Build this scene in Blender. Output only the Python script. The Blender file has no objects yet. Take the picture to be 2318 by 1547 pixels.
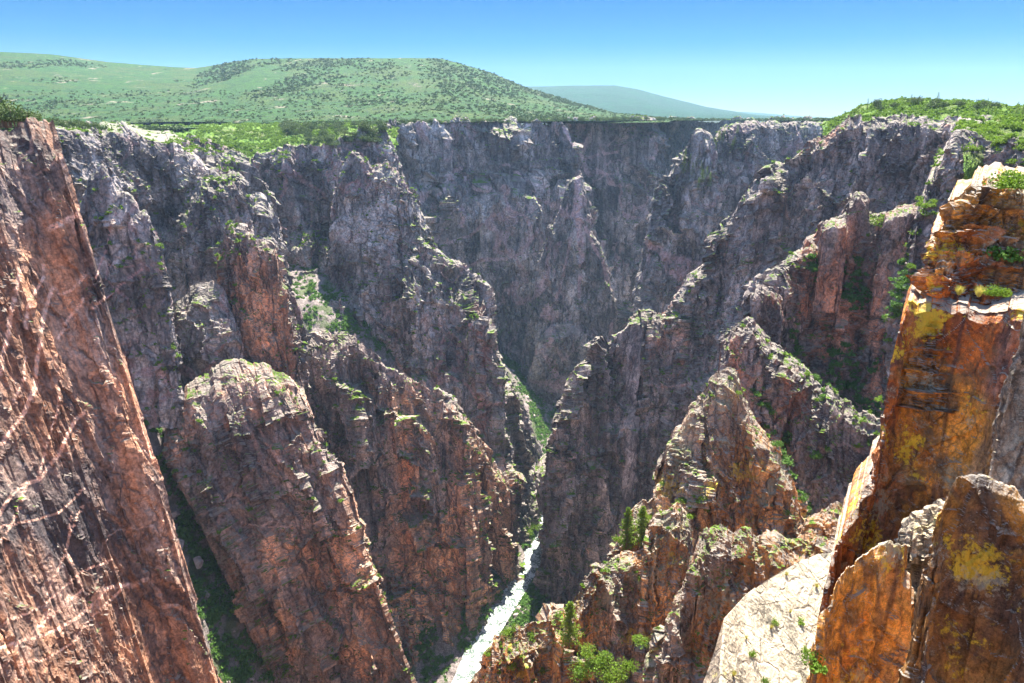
import bpy, math, random
import numpy as np
from mathutils import Vector
R = math.radians
random.seed(7); rng = np.random.default_rng(7)
C = bpy.context.scene.collection
sc = bpy.context.scene

# ------------------------------------------------------------------ camera, sky, sun
F = 1545.0; CX, CY = 1159.0, 773.5; PITCH = R(18.45)
cam = bpy.data.cameras.new('camera'); camo = bpy.data.objects.new('camera', cam); C.objects.link(camo)
cam.sensor_width = 36; cam.lens = 36*F/2318; cam.clip_start = 0.5; cam.clip_end = 90000
camo.location = (0, 0, 0); camo.rotation_euler = (R(90)-PITCH, 0, 0); sc.camera = camo
SUN_EL, SUN_AZ = R(61), R(13)          # azimuth measured from +Y (ahead), negative = to the left
w = bpy.data.worlds.new('World'); sc.world = w; w.use_nodes = True
nt = w.node_tree; bg = nt.nodes['Background']
sky = nt.nodes.new('ShaderNodeTexSky'); sky.sky_type = 'NISHITA'; sky.sun_disc = False
sky.sun_elevation = SUN_EL; sky.sun_rotation = SUN_AZ; sky.altitude = 2400; sky.air_density = 1.0; sky.dust_density = 0.35; sky.ozone_density = 3.0
tc = nt.nodes.new('ShaderNodeTexCoord'); sx = nt.nodes.new('ShaderNodeSeparateXYZ'); nt.links.new(tc.outputs['Generated'], sx.inputs[0])
rp = nt.nodes.new('ShaderNodeValToRGB'); nt.links.new(sx.outputs[2], rp.inputs[0]); e = rp.color_ramp.elements
e[0].position = 0.0; e[0].color = (.085, .105, .12, 1); e[1].position = 1.0; e[1].color = (1, .88, .74, 1)
for ps, c in ((.035, (.052, .090, .108)), (.09, (.006, .070, .110)), (.15, (.0, .062, .115)), (.35, (.8, .8, .8))):
    q = e.new(ps); q.color = (*c, 1)
ml = nt.nodes.new('ShaderNodeMix'); ml.data_type = 'RGBA'; ml.blend_type = 'MULTIPLY'; ml.inputs[0].default_value = 1
nt.links.new(sky.outputs[0], ml.inputs[6]); nt.links.new(rp.outputs[0], ml.inputs[7])
nt.links.new(ml.outputs[2], bg.inputs[0]); bg.inputs[1].default_value = 0.15
sl = bpy.data.lights.new('sun', 'SUN'); sl.energy = 4.7; sl.angle = R(0.5); sl.color = (1.0, 0.93, 0.82)
so = bpy.data.objects.new('sun', sl); C.objects.link(so)
sd = Vector((math.sin(SUN_AZ)*math.cos(SUN_EL), math.cos(SUN_AZ)*math.cos(SUN_EL), math.sin(SUN_EL)))
so.rotation_euler = (-sd).to_track_quat('-Z', 'Y').to_euler()
sc.view_settings.view_transform = 'Standard'; sc.view_settings.look = 'None'
sc.view_settings.exposure = 2.45; sc.view_settings.gamma = 1
sc.cycles.max_bounces = 6; sc.cycles.diffuse_bounces = 4; sc.cycles.transparent_max_bounces = 8; sc.cycles.volume_bounces = 0

# ------------------------------------------------------------------ helpers
cp, sp_ = math.cos(PITCH), math.sin(PITCH)
def P(u, v, Y):
    dx = (u-CX)/F; dy = (CY-v)/F
    d = (dx, cp+dy*sp_, -sp_+dy*cp); k = Y/d[1]
    return (dx*k, Y, d[2]*k)
def PZ(u, v, z):                        # ray meets the level z
    dx = (u-CX)/F; dy = (CY-v)/F
    d = (dx, cp+dy*sp_, -sp_+dy*cp); k = z/d[2]
    return (dx*k, d[1]*k, z)
def proj(p):
    x, y, z = p[:, 0], p[:, 1], p[:, 2]; d = y*cp-z*sp_; up = y*sp_+z*cp
    return CX+F*x/d, CY-F*up/d, d
PT = rng.permutation(256).astype(np.int32); PT = np.concatenate([PT, PT])
RT = rng.random((256, 4)).astype(np.float32)
def _h(i, j, k):
    return PT[(PT[(PT[i & 255] + j) & 255] + k) & 255]
def vnoise(p):                          # value noise -1..1
    f = np.floor(p); i = f.astype(np.int32); t = (p-f).astype(np.float32); t = t*t*t*(t*(t*6-15)+10)
    r = 0
    for a in (0, 1):
        wa = t[:, 0] if a else 1-t[:, 0]
        for b in (0, 1):
            wb = t[:, 1] if b else 1-t[:, 1]
            for c in (0, 1):
                wc = t[:, 2] if c else 1-t[:, 2]
                r = r + wa*wb*wc*RT[_h(i[:, 0]+a, i[:, 1]+b, i[:, 2]+c), 0]
    return r*2-1
def fbm(p, oct=4, gain=0.5, lac=2.03, ridged=False):
    s = 0; a = 1.0; tot = 0
    for o in range(oct):
        n = vnoise(p + o*17.3)
        if ridged: n = 1-2*np.abs(n)
        s = s + a*n; tot += a; a *= gain; p = p*lac
    return s/tot
def worley(p):
    """F1, F2, cell randoms (4), vector to the cell point"""
    N = len(p); outs = []
    for c0 in range(0, N, 150000):
        q = p[c0:c0+150000].astype(np.float32)
        f = np.floor(q); i = f.astype(np.int32); fr = q-f
        F1 = np.full(len(q), 9., np.float32); F2 = F1.copy(); ID = np.zeros(len(q), np.int32); V = np.zeros_like(q)
        for a in (-1, 0, 1):
            for b in (-1, 0, 1):
                for c in (-1, 0, 1):
                    h = _h(i[:, 0]+a, i[:, 1]+b, i[:, 2]+c)
                    dx = a+RT[h, 0]-fr[:, 0]; dy = b+RT[h, 1]-fr[:, 1]; dz = c+RT[h, 2]-fr[:, 2]
                    d = dx*dx+dy*dy+dz*dz
                    m = d < F1
                    F2 = np.where(m, F1, np.minimum(F2, d)); F1 = np.where(m, d, F1); ID = np.where(m, h, ID)
                    V[:, 0] = np.where(m, dx, V[:, 0]); V[:, 1] = np.where(m, dy, V[:, 1]); V[:, 2] = np.where(m, dz, V[:, 2])
        outs.append((np.sqrt(F1), np.sqrt(F2), RT[(ID*7+3) & 255], V))
    return [np.concatenate([o[k] for o in outs]) for k in range(4)]

def tag(o, label=None, cat=None, group=None, kind=None):
    if label: o['label'] = label
    if cat: o['category'] = cat
    if group: o['group'] = group
    if kind: o['kind'] = kind
    return o
def mesh_np(name, V, Fc, mat, smooth=False, parent=None):
    me = bpy.data.meshes.new(name); n = len(V); nf = len(Fc); k = Fc.shape[1]
    me.vertices.add(n); me.vertices.foreach_set('co', np.ascontiguousarray(V, np.float32).ravel())
    me.loops.add(nf*k); me.loops.foreach_set('vertex_index', np.ascontiguousarray(Fc, np.int32).ravel())
    me.polygons.add(nf); me.polygons.foreach_set('loop_start', np.arange(nf, dtype=np.int32)*k)
    me.polygons.foreach_set('use_smooth', np.full(nf, smooth)); me.update(calc_edges=True)
    if mat: me.materials.append(mat)
    o = bpy.data.objects.new(name, me); C.objects.link(o)
    if parent: o.parent = parent
    return o
def grid_faces(nr, nc):
    a = np.arange(nr*nc).reshape(nr, nc)
    return np.stack([a[:-1, :-1], a[1:, :-1], a[1:, 1:], a[:-1, 1:]], -1).reshape(-1, 4)
def grid_normals(G):
    ds = np.gradient(G, axis=1); dt = np.gradient(G, axis=0)
    n = np.cross(ds, dt); l = np.linalg.norm(n, axis=2, keepdims=True); return n/np.maximum(l, 1e-9)
def resample(pts, step):
    pts = np.array(pts, float); d = np.linalg.norm(np.diff(pts, axis=0), axis=1); s = np.concatenate([[0], np.cumsum(d)])
    n = max(8, int(s[-1]/step)); t = np.linspace(0, s[-1], n)
    return np.stack([np.interp(t, s, pts[:, k]) for k in range(3)], 1)

def rock_disp(p, S, amp=1.0, tilt=0.0, aniso=2.2, crack=1.0, detail=True, blocks=1.0, soft=0.0):
    """world-space rock relief in metres; S = size of the largest blocks"""
    q = p.copy()
    q[:, 0] = p[:, 0] + tilt*p[:, 2]
    wv = np.stack([vnoise(p/(S*1.3)+9), vnoise(p/(S*1.3)+31), vnoise(p/(S*1.3)+57)], 1)*S*0.16
    q = q + wv
    an = np.array([1, 1, 1/aniso])
    d = amp*S*0.26*fbm(q*an/(S*2.2), 3)
    for k, (s, a) in enumerate(((1.0, .30), (.36, .135), (.13, .055), (.05, .022))):
        if k == 3 and not detail: break
        if k == 3:
            d = d + amp*S*a*fbm(q/(S*s), 2); continue
        an2 = np.array([1, 1, 1/(aniso if k < 2 else aniso*.7)])
        F1, F2, rr, V = worley(q*an2/(S*s)+k*13.7)
        blk = (rr[:, 0]-.5) + 1.15*((rr[:, 1]-.5)*V[:, 0]+(rr[:, 3]-.5)*V[:, 1]+(rr[:, 2]-.5)*.7*V[:, 2])
        gate = 1.0
        if soft and k: gate = np.clip(.5+1.6*vnoise(p/(S*1.9)+77+k), 0.15, 1)**soft
        d = d + amp*blocks*S*a*blk*gate
        e = np.clip(1-(F2-F1)/.11, 0, 1)
        d = d - amp*crack*S*a*.38*e*gate
    return d

FORM = {}
def formation(name, crest, zb, prof, mat, S=30, amp=1.0, px=1.25, back=None, tilt=0., aniso=2.2, crack=1., blocks=1., soft=0., rows=None,
              ribs=0., ribw=60., smooth=False, big=None, shift=0., jag=None, maxrows=520, seed=0., ledges=0., ledgeh=30.):
    """A solid rock mass: crest in 3-D, front face descending to zb along profile (drop, offset), its own back face."""
    W = [P(*c) for c in crest]; Ym = np.mean([c[2] for c in crest]); stp = Ym/683*px
    cr = resample(W, stp)
    if jag is None: jag = S*.16
    if jag:                                     # blocky broken crest
        sl_ = np.concatenate([[0], np.cumsum(np.linalg.norm(np.diff(cr, axis=0), axis=1))])
        for (ln, am_) in ((S*.9, 1.), (S*.33, .45), (S*.13, .2)):
            q = sl_/ln+.35*np.sin(sl_/ln*1.7+ln); iq = np.floor(q).astype(int); fq = q-iq; e_ = np.clip((fq-.82)/.18, 0, 1)
            h1 = RT[(iq*37+11+int(ln*7)) & 255]-.5; h2 = RT[((iq+1)*37+11+int(ln*7)) & 255]-.5
            hh = h1*(1-e_[:, None])+h2*e_[:, None]+(fq[:, None]-.5)*(RT[(iq*91+5) & 255]-.5)*.8
            cr[:, 2] += jag*am_*2.*hh[:, 0]; cr[:, 0] += jag*am_*1.1*hh[:, 1]
        cr[0, 0] = W[0][0]
    pd = np.array([a for a, b in prof], float); po = np.array([b for a, b in prof], float)
    zmax = cr[:, 2].max(); H = max(zmax-zb, 5)
    L = H + po[-1]*.5
    nt_ = int(min(maxrows, max(30, L/stp)))
    tt = np.linspace(0, 1, nt_)**1.15
    drop = np.maximum(cr[:, 2]-zb, .5)[None, :]*tt[:, None]
    def off(d): 
        o = np.interp(d, pd, po); 
        return o + np.maximum(d-pd[-1], 0)*(po[-1]-po[-2])/(pd[-1]-pd[-2])
    Fr = np.stack([np.broadcast_to(cr[:, 0], drop.shape), cr[None, :, 1]-off(drop), cr[None, :, 2]-drop], -1)
    if big is not None: Fr = big(Fr, drop, cr)
    nb = max(12, nt_//5); tb = np.linspace(0, 1, nb+1)[1:]
    if back and back[0] == 'flat':
        Lb = back[1]; tb = tb**2
        Bk = np.stack([np.broadcast_to(cr[:, 0], (nb, len(cr))), cr[None, :, 1]+Lb*tb[:, None], cr[None, :, 2]+back[2]*Lb*tb[:, None]], -1)
    else:
        db = np.maximum(cr[:, 2]-zb, .5)[None, :]*(tb**1.3)[:, None]; k = back[1] if back else .35
        Bk = np.stack([np.broadcast_to(cr[:, 0], db.shape), cr[None, :, 1]+k*db+stp*2*np.sqrt(tb)[:, None], cr[None, :, 2]-db], -1)
    Fr[..., 0] += shift*drop; y0 = cr[None, :, 1]
    Fr[..., 0] *= 1-.85*(1-Fr[..., 1]/y0); Bk[..., 0] *= 1+1.03*(Bk[..., 1]/y0-1)
    G = np.concatenate([Bk[::-1], Fr], 0)
    N = grid_normals(G)
    p = G.reshape(-1, 3) + seed
    d = rock_disp(p, S, amp, tilt, aniso, crack, True, blocks, soft)
    if ribs:
        rq = np.stack([(p[:, 0]+tilt*p[:, 2])/ribw, p[:, 1]/ribw*.6, p[:, 2]/ribw*.17], 1)+5
        rq = rq+.22*np.stack([vnoise(p/(ribw*.9)), vnoise(p/(ribw*.9)+40), vnoise(p/(ribw*.9)+80)], 1)
        rb = 0
        for m_, (fs, wa) in enumerate(((1., 1.), (2.4, .42), (6., .17))):
            F1, F2, rr, Vv = worley(rq*fs+m_*7.7)
            rb = rb+wa*(1.5*(rr[:, 0]-.5)+1.6*((rr[:, 1]-.5)*Vv[:, 0]+(rr[:, 3]-.5)*Vv[:, 2])-.35*np.clip(1-(F2-F1)/.10, 0, 1))
        fade = np.clip((zmax+15-G[..., 2].ravel())/60, 0.1, 1)
        d = d + ribs*rb*fade
    if ledges:
        zz = p[:, 2]/ledgeh + .9*vnoise(p/(ledgeh*4)+3); ph = zz-np.floor(zz)
        d = d - ledges*(ph**2)*np.clip(.5+vnoise(p/(ledgeh*3)+40), 0, 1)
    d = d.reshape(G.shape[:2]); dd = np.concatenate([np.abs(cr[None, :, 2]-Bk[::-1, :, 2]), drop], 0)
    d = d*(.30+.70*np.clip(dd/(S*.9), 0, 1)**.8)
    if back and back[0] == 'flat':
        d[:nb] *= np.linspace(.06, .6, nb)[:, None]**1.2
    G2 = G + N*d[..., None]
    o = mesh_np(name, G2.reshape(-1, 3), grid_faces(*G2.shape[:2]), mat, smooth)
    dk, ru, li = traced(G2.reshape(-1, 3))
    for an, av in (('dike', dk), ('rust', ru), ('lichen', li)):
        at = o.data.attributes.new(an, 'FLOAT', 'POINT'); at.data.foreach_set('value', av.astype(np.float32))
    FORM[o.name] = (G2, nb)
    o['_k'] = 1; del o['_k']
    return o

# ------------------------------------------------------------------ materials
class NT:
    def __init__(s, name):
        s.m = bpy.data.materials.new(name); s.m.use_nodes = True; s.t = s.m.node_tree; s.n = s.t.nodes; s.l = s.t.links
        s.b = s.n['Principled BSDF']; s.b.inputs['Specular IOR Level'].default_value = .2; s.b.inputs['Roughness'].default_value = .9
        s.geo = s.n.new('ShaderNodeNewGeometry'); s.pos = s.geo.outputs['Position']
    def set(s, sock, v):
        if isinstance(v, bpy.types.NodeSocket): s.l.new(v, sock)
        else:
            if isinstance(v, (tuple, list)) and len(v) == 3 and sock.type == 'RGBA': v = (*v, 1)
            sock.default_value = v
    def mapv(s, scale, loc=(0, 0, 0), rot=(0, 0, 0), src=None):
        n = s.n.new('ShaderNodeMapping'); s.l.new(src or s.pos, n.inputs[0])
        n.inputs['Scale'].default_value = scale if isinstance(scale, tuple) else (scale,)*3
        n.inputs['Location'].default_value = loc; n.inputs['Rotation'].default_value = rot; return n.outputs[0]
    def noise(s, vec, scale=1., detail=5, rough=.55, dist=0., col=False):
        n = s.n.new('ShaderNodeTexNoise'); s.l.new(vec, n.inputs['Vector'])
        n.inputs['Scale'].default_value = scale; n.inputs['Detail'].default_value = detail
        n.inputs['Roughness'].default_value = rough; n.inputs['Distortion'].default_value = dist
        return n.outputs[1 if col else 0]
    def vor(s, vec, scale=1., feat='DISTANCE_TO_EDGE', rnd=1.):
        n = s.n.new('ShaderNodeTexVoronoi'); n.feature = feat; s.l.new(vec, n.inputs['Vector'])
        n.inputs['Scale'].default_value = scale; n.inputs['Randomness'].default_value = rnd
        return n.outputs['Distance'] if feat != 'F1c' else n.outputs['Color']
    def math(s, op, a, b=0., c=0., clamp=False):
        n = s.n.new('ShaderNodeMath'); n.operation = op; n.use_clamp = clamp
        for i, v in enumerate((a, b, c)): s.set(n.inputs[i], v)
        return n.outputs[0]
    def ramp(s, f, a, b, lo=0., hi=1.):
        n = s.n.new('ShaderNodeMapRange'); n.interpolation_type = 'SMOOTHSTEP'
        for k, v in zip(('Value', 'From Min', 'From Max', 'To Min', 'To Max'), (f, a, b, lo, hi)): s.set(n.inputs[k], v)
        return n.outputs[0]
    def mix(s, f, a, b, mode='MIX'):
        n = s.n.new('ShaderNodeMix'); n.data_type = 'RGBA'; n.blend_type = mode
        s.set(n.inputs[0], f); s.set(n.inputs[6], a); s.set(n.inputs[7], b); return n.outputs[2]
    def bump(s, h, strength=.5, dist=1., nrm=None):
        n = s.n.new('ShaderNodeBump'); n.inputs['Strength'].default_value = strength; n.inputs['Distance'].default_value = dist
        s.l.new(h, n.inputs['Height'])
        if nrm: s.l.new(nrm, n.inputs['Normal'])
        return n.outputs[0]
    def warp(s, amt, scale, src=None):
        c = s.noise(src or s.pos, scale, 2, col=True)
        v = s.n.new('ShaderNodeVectorMath'); v.operation = 'SUBTRACT'; s.l.new(c, v.inputs[0]); v.inputs[1].default_value = (.5,)*3
        m = s.n.new('ShaderNodeVectorMath'); m.operation = 'MULTIPLY_ADD'; s.l.new(v.outputs[0], m.inputs[0]); m.inputs[1].default_value = (amt,)*3
        s.l.new(src or s.pos, m.inputs[2]); return m.outputs[0]
    def nz(s):
        x = s.n.new('ShaderNodeSeparateXYZ'); s.l.new(s.geo.outputs['Normal'], x.inputs[0]); return x.outputs[2]
    def sep(s):
        x = s.n.new('ShaderNodeSeparateXYZ'); s.l.new(s.pos, x.inputs[0]); return x.outputs

def rock_mat(name, k, dark=(.105, .10, .112), light=(.20, .188, .195), accent=(.42, .19, .12), acc=(.54, .66), accs=.9, vein=(.45, .30, .27), veinw=.012, veins=.7,
             streak=.55, tilt=0., green=(.70, .85), greenc=(.12, .20, .02), ledge=(.30, .265, .225), lichen=None, bumpd=1., red=None, crackc=.75, seed=0.):
    """k = feature size in metres"""
    s = NT(name); src = s.mapv((1, 1, 1), loc=(seed, seed, seed), rot=(0, tilt, 0))
    wv = s.warp(k*1.6, .55/k, src)
    n1 = s.noise(wv, .35/k, 9, .62)
    col = s.mix(s.ramp(n1, .36, .64), dark, light)
    # iron-stained zones, drawn out along the fall line
    am = s.noise(s.mapv((1, 1, .45), src=wv), .10/k, 7, .60, .6)
    am2 = s.noise(s.mapv((1, 1, .16), src=wv), 1.1/k, 5, .6)
    a = s.math('ADD', am, s.math('MULTIPLY', s.math('SUBTRACT', am2, .5), .26))
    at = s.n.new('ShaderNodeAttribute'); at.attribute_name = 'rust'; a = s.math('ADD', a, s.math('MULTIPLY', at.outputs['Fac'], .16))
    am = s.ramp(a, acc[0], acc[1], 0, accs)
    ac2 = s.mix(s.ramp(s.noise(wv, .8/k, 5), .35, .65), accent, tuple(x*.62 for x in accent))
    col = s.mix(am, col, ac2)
    if red:
        rm = s.ramp(s.noise(s.mapv((1, 1, .5), loc=(k*40, 0, k*9), src=wv), .12/k, 6, .6, .5), red[1], red[2], 0, .8)
        col = s.mix(rm, col, red[0])
    # dark varnish streaks
    st = s.noise(s.mapv((1, 1, .09), src=src), 1.3/k, 6, .6)
    col = s.mix(s.ramp(st, .52, .66, 0, streak), col, (.09, .082, .085))
    st2 = s.noise(s.mapv((1, 1, .13), loc=(k*7, 0, 0), src=src), .55/k, 5, .6)
    col = s.mix(s.ramp(st2, .56, .68, 0, streak*.7), col, (.44, .40, .385))
    vb = s.noise(s.mapv((1, 1, .07), src=s.warp(k*1.2, .3/k, src)), .42/k, 4, .55)
    col = s.mix(1., col, s.mix(s.ramp(vb, .40, .60), (.58, .56, .57), (1.22, 1.2, 1.18)), 'MULTIPLY')  # broad varnish bands, also putting the walls' relief shading into the colour
    # joints
    cv = s.mapv((1, 1, .30), src=s.warp(k*1.3, 1.0/k, src))
    ck = s.vor(cv, .9/k); ck2 = s.vor(cv, 2.6/k)
    ck3 = s.vor(s.mapv((1, 1, .07), src=s.warp(k*.8, .35/k, src)), .6/k)
    ckm3 = s.math('MAXIMUM', s.ramp(ck3, .008, .05, .05, 1), s.ramp(s.noise(src, .35/k, 3), .52, .6))
    ckm = s.math('MINIMUM', s.ramp(ck, .01, .075, .1, 1), s.ramp(ck2, .01, .10, .45, 1))
    gate = s.ramp(s.noise(wv, .9/k, 4), .40, .54)
    ckm = s.math('MAXIMUM', ckm, s.math('SUBTRACT', 1., gate))
    ckm = s.math('MINIMUM', ckm, ckm3)
    col = s.mix(s.math('MULTIPLY', s.math('SUBTRACT', 1., ckm), crackc), col, (.045, .04, .045))
    # pegmatite dikes
    if veins:
        vn = s.noise(s.mapv((1, 1, 1), rot=(.2, .6, .1), src=s.warp(k*3.2, .28/k, src)), .085/k, 2.5, .5)
        vm = s.ramp(s.math('ABSOLUTE', s.math('SUBTRACT', vn, .5)), veinw*.5, veinw, 1, 0)
        vg = s.ramp(s.noise(src, .07/k, 2), .32, .48)
        v2 = s.noise(s.mapv((1, 1, 1), loc=(k*99, 3, 0), rot=(.1, -.7, .3), src=s.warp(k*2., .4/k, src)), .16/k, 2, .5)
        vm2 = s.ramp(s.math('ABSOLUTE', s.math('SUBTRACT', v2, .5)), veinw*.3, veinw*.7, 1, 0)
        vm = s.math('MAXIMUM', vm, s.math('MULTIPLY', vm2, .7))
        vt = s.ramp(s.noise(wv, 1.7/k, 5, .65), .3, .6, .25, 1.)
        col = s.mix(s.math('MULTIPLY', s.math('MULTIPLY', vm, vt), s.math('MULTIPLY', vg, veins)), col, vein)
    at2 = s.n.new('ShaderNodeAttribute'); at2.attribute_name = 'dike'
    dm = s.math('MULTIPLY', s.ramp(at2.outputs['Fac'], .1, .7), s.ramp(s.noise(src, 4./k, 4), .3, .55, .35, .95))
    col = s.mix(dm, col, vein)
    grain = s.math('ADD', s.math('MULTIPLY', s.noise(src, 7./k, 8, .72), .6), s.math('MULTIPLY', s.noise(src, 38./k, 6, .7), .4))
    col = s.mix(1., col, s.mix(s.ramp(grain, .36, .64), (.42, .42, .42), (1.45, 1.45, 1.45)), 'MULTIPLY')
    nz = s.nz()
    col = s.mix(s.ramp(nz, .45, .8, 0, .85), col, s.mix(s.ramp(grain, .35, .65), ledge, tuple(x*.6 for x in ledge)))
    if green:
        g = s.math('MULTIPLY', s.ramp(nz, green[0], green[1]), s.ramp(s.noise(src, 1.1/k, 6, .65), .49, .57))
        gc = s.mix(s.noise(src, 4./k, 4), greenc, tuple(x*.5 for x in greenc))
        col = s.mix(g, col, gc)
    if lichen:
        for (lc, sz, a0, a1, amt) in lichen:
            big = s.noise(s.mapv(1., loc=(sz*5, sz, 0), src=src), .22/sz, 4, .6)
            spk = s.noise(src, 2.6/sz, 8, .72)
            ln_ = s.math('ADD', s.math('MULTIPLY', big, .6), s.math('MULTIPLY', spk, .4))
            if lc[0] > .65: at3 = s.n.new('ShaderNodeAttribute'); at3.attribute_name = 'lichen'; ln_ = s.math('ADD', ln_, s.math('MULTIPLY', at3.outputs['Fac'], .08))
            lm = s.ramp(ln_, a0, a1, 0, amt)
            col = s.mix(lm, col, lc)
    s.l.new(col, s.b.inputs['Base Color'])
    hh = s.math('ADD', s.math('MULTIPLY', s.noise(s.mapv((1, 1, .45), src=wv), 1.4/k, 10, .68), 1.), s.math('MULTIPLY', s.ramp(ck, 0, .10), .16))
    hh = s.math('ADD', hh, s.math('MULTIPLY', s.noise(s.mapv((1, 1, .12), src=src), 3./k, 5, .6), .22))
    s.l.new(s.bump(hh, 1., .55*k*bumpd), s.b.inputs['Normal'])
    return s.m

M = {}
gray = dict(dark=(.165, .145, .14), light=(.54, .475, .45))
M['far'] = rock_mat('far_gneiss', 24, accent=(.30, .17, .16), acc=(.60, .72), accs=.6, vein=(.52, .36, .36), veins=.85, veinw=.016, **gray)
M['mid'] = rock_mat('grey_gneiss', 16, accent=(.38, .17, .13), acc=(.57, .68), accs=.8, vein=(.42, .25, .24), **gray)
M['dome'] = rock_mat('rusty_gneiss', 14, dark=(.19, .145, .135), light=(.58, .44, .385), accent=(.92, .50, .30), acc=(.46, .60), accs=.95, vein=(.5, .33, .28), veins=.5, veinw=.008)
M['left'] = rock_mat('banded_orange_gneiss', 11, dark=(.14, .11, .105), light=(.42, .31, .255), accent=(.68, .34, .19), acc=(.34, .50), accs=.9, tilt=.28, vein=(.95, .58, .42), veinw=.012, veins=.45, streak=.6)
M['right'] = rock_mat('dark_gneiss', 9, dark=(.145, .118, .11), light=(.50, .41, .37), accent=(.75, .32, .17), acc=(.51, .62), accs=.8, veins=.4, veinw=.008)
M['near'] = rock_mat('ochre_gneiss', 5, dark=(.24, .165, .115), light=(.55, .38, .25), accent=(.78, .36, .10), acc=(.43, .56), accs=.9, veins=0, lichen=[((.30, .28, .20), 3, .53, .58, .6), ((.50, .36, .04), 4, .57, .62, .6)])
lich = [((.16, .11, .06), 1.6, .54, .62, .65), ((.80, .56, .04), .9, .555, .60, .7), ((.40, .40, .30), .7, .56, .62, .6)]
M['fore'] = rock_mat('orange_lichened_rock', 2.6, dark=(.52, .25, .07), light=(.80, .45, .14), accent=(.95, .42, .06), acc=(.42, .54), accs=.9, red=((.55, .13, .03), .53, .62), veins=0, streak=.55, lichen=lich, ledge=(.45, .40, .33), greenc=(.16, .2, .03), green=None, bumpd=.8)
M['slab'] = rock_mat('pale_slab_rock', 2.2, dark=(.46, .37, .26), light=(.66, .55, .40), accent=(.5, .3, .12), acc=(.56, .7), accs=.5, veins=0, streak=.25, lichen=[((.10, .09, .07), .8, .53, .6, .7), ((.5, .42, .10), 1.2, .58, .63, .5)], ledge=(.66, .56, .40), green=None)

def ground_mat(name, k, g1, g2, dry, dark, tree=.5, bumpd=1., soil=(.30, .24, .17), soilr=(.60, .68)):
    s = NT(name)
    a = s.noise(s.pos, .12/k, 6, .6); b = s.noise(s.warp(k, .5/k), 1.1/k, 7, .7); c = s.noise(s.pos, 5./k, 6, .7)
    col = s.mix(s.ramp(b, .4, .6), g1, g2)
    col = s.mix(s.ramp(a, .48, .64, 0, .8), col, dry)
    col = s.mix(s.ramp(s.noise(s.mapv((1, .5, 1), loc=(k*9, 0, 0)), .3/k, 6, .65), soilr[0], soilr[1], 0, .8), col, soil)
    tm = s.math('ADD', s.math('MULTIPLY', a, .35), s.math('MULTIPLY', c, .65))
    col = s.mix(s.ramp(tm, .5, .56, 0, tree), col, dark)
    s.l.new(col, s.b.inputs['Base Color'])
    s.l.new(s.bump(s.math('ADD', b, c), 1., k*.5*bumpd), s.b.inputs['Normal'])
    return s.m
M['plain'] = ground_mat('green_scrub_plain', 26, (.05, .17, .0), (.015, .075, .0), (.12, .15, .04), (.01, .03, .01), .7)
M['hill'] = ground_mat('green_scrub_hill', 22, (.030, .100, .0), (.009, .048, .0), (.09, .14, .0), (.003, .022, .004), .9)
M['farhill'] = ground_mat('far_hill_scrub', 80, (.0, .065, .02), (.0, .045, .02), (.01, .07, .03), (.0, .03, .02), .7, soilr=(.8, .9))
M['scrub'] = ground_mat('bright_scrub', 9, (.16, .27, .02), (.08, .17, .02), (.28, .30, .10), (.02, .05, .012), .8, soil=(.38, .30, .20))
M['talus'] = ground_mat('talus_soil', 7, (.30, .25, .235), (.19, .16, .15), (.36, .30, .28), (.05, .05, .035), .6, soil=(.07, .11, .03), soilr=(.50, .58))

def leaf_mat(name, c1, c2, trans=.25):
    s = NT(name); oi = s.n.new('ShaderNodeObjectInfo')
    n = s.noise(s.pos, 1.3, 3); r = s.math('ADD', s.math('MULTIPLY', oi.outputs['Random'], .6), s.math('MULTIPLY', n, .5))
    col = s.mix(r, c1, c2); s.l.new(col, s.b.inputs['Base Color']); s.b.inputs['Roughness'].default_value = .7
    tr = s.n.new('ShaderNodeBsdfTranslucent'); s.l.new(col, tr.inputs[0])
    mx = s.n.new('ShaderNodeMixShader'); mx.inputs[0].default_value = trans
    s.l.new(s.b.outputs[0], mx.inputs[1]); s.l.new(tr.outputs[0], mx.inputs[2]); s.l.new(mx.outputs[0], s.n['Material Output'].inputs[0])
    return s.m
M['fir'] = leaf_mat('fir_needles', (.09, .16, .015), (.20, .28, .03), .45)
M['juniper'] = leaf_mat('juniper_foliage', (.035, .065, .015), (.08, .12, .025), .2)
M['shrub'] = leaf_mat('scrub_oak_leaves', (.07, .14, .012), (.17, .26, .025), .4)
M['darkshrub'] = leaf_mat('shaded_oak_leaves', (.05, .12, .02), (.11, .21, .035), .35)  # darker copy of the oak leaves, gully shade put into the colour
M['grass'] = leaf_mat('dry_grass', (.35, .32, .06), (.5, .45, .12), .3)
s = NT('bark'); s.l.new(s.mix(s.noise(s.mapv((1, 1, .2)), 9.), (.07, .05, .035), (.16, .12, .09)), s.b.inputs['Base Color']); M['bark'] = s.m
s = NT('boulder_rock'); n = s.noise(s.pos, .35, 6); n2 = s.noise(s.pos, 2.5, 6)
s.l.new(s.mix(s.ramp(s.math('ADD', s.math('MULTIPLY', n, .5), s.math('MULTIPLY', n2, .5)), .35, .65), (.20, .165, .155), (.42, .35, .32)), s.b.inputs['Base Color'])
s.l.new(s.bump(n2, 1., 1.), s.b.inputs['Normal']); M['boulder'] = s.m
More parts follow.
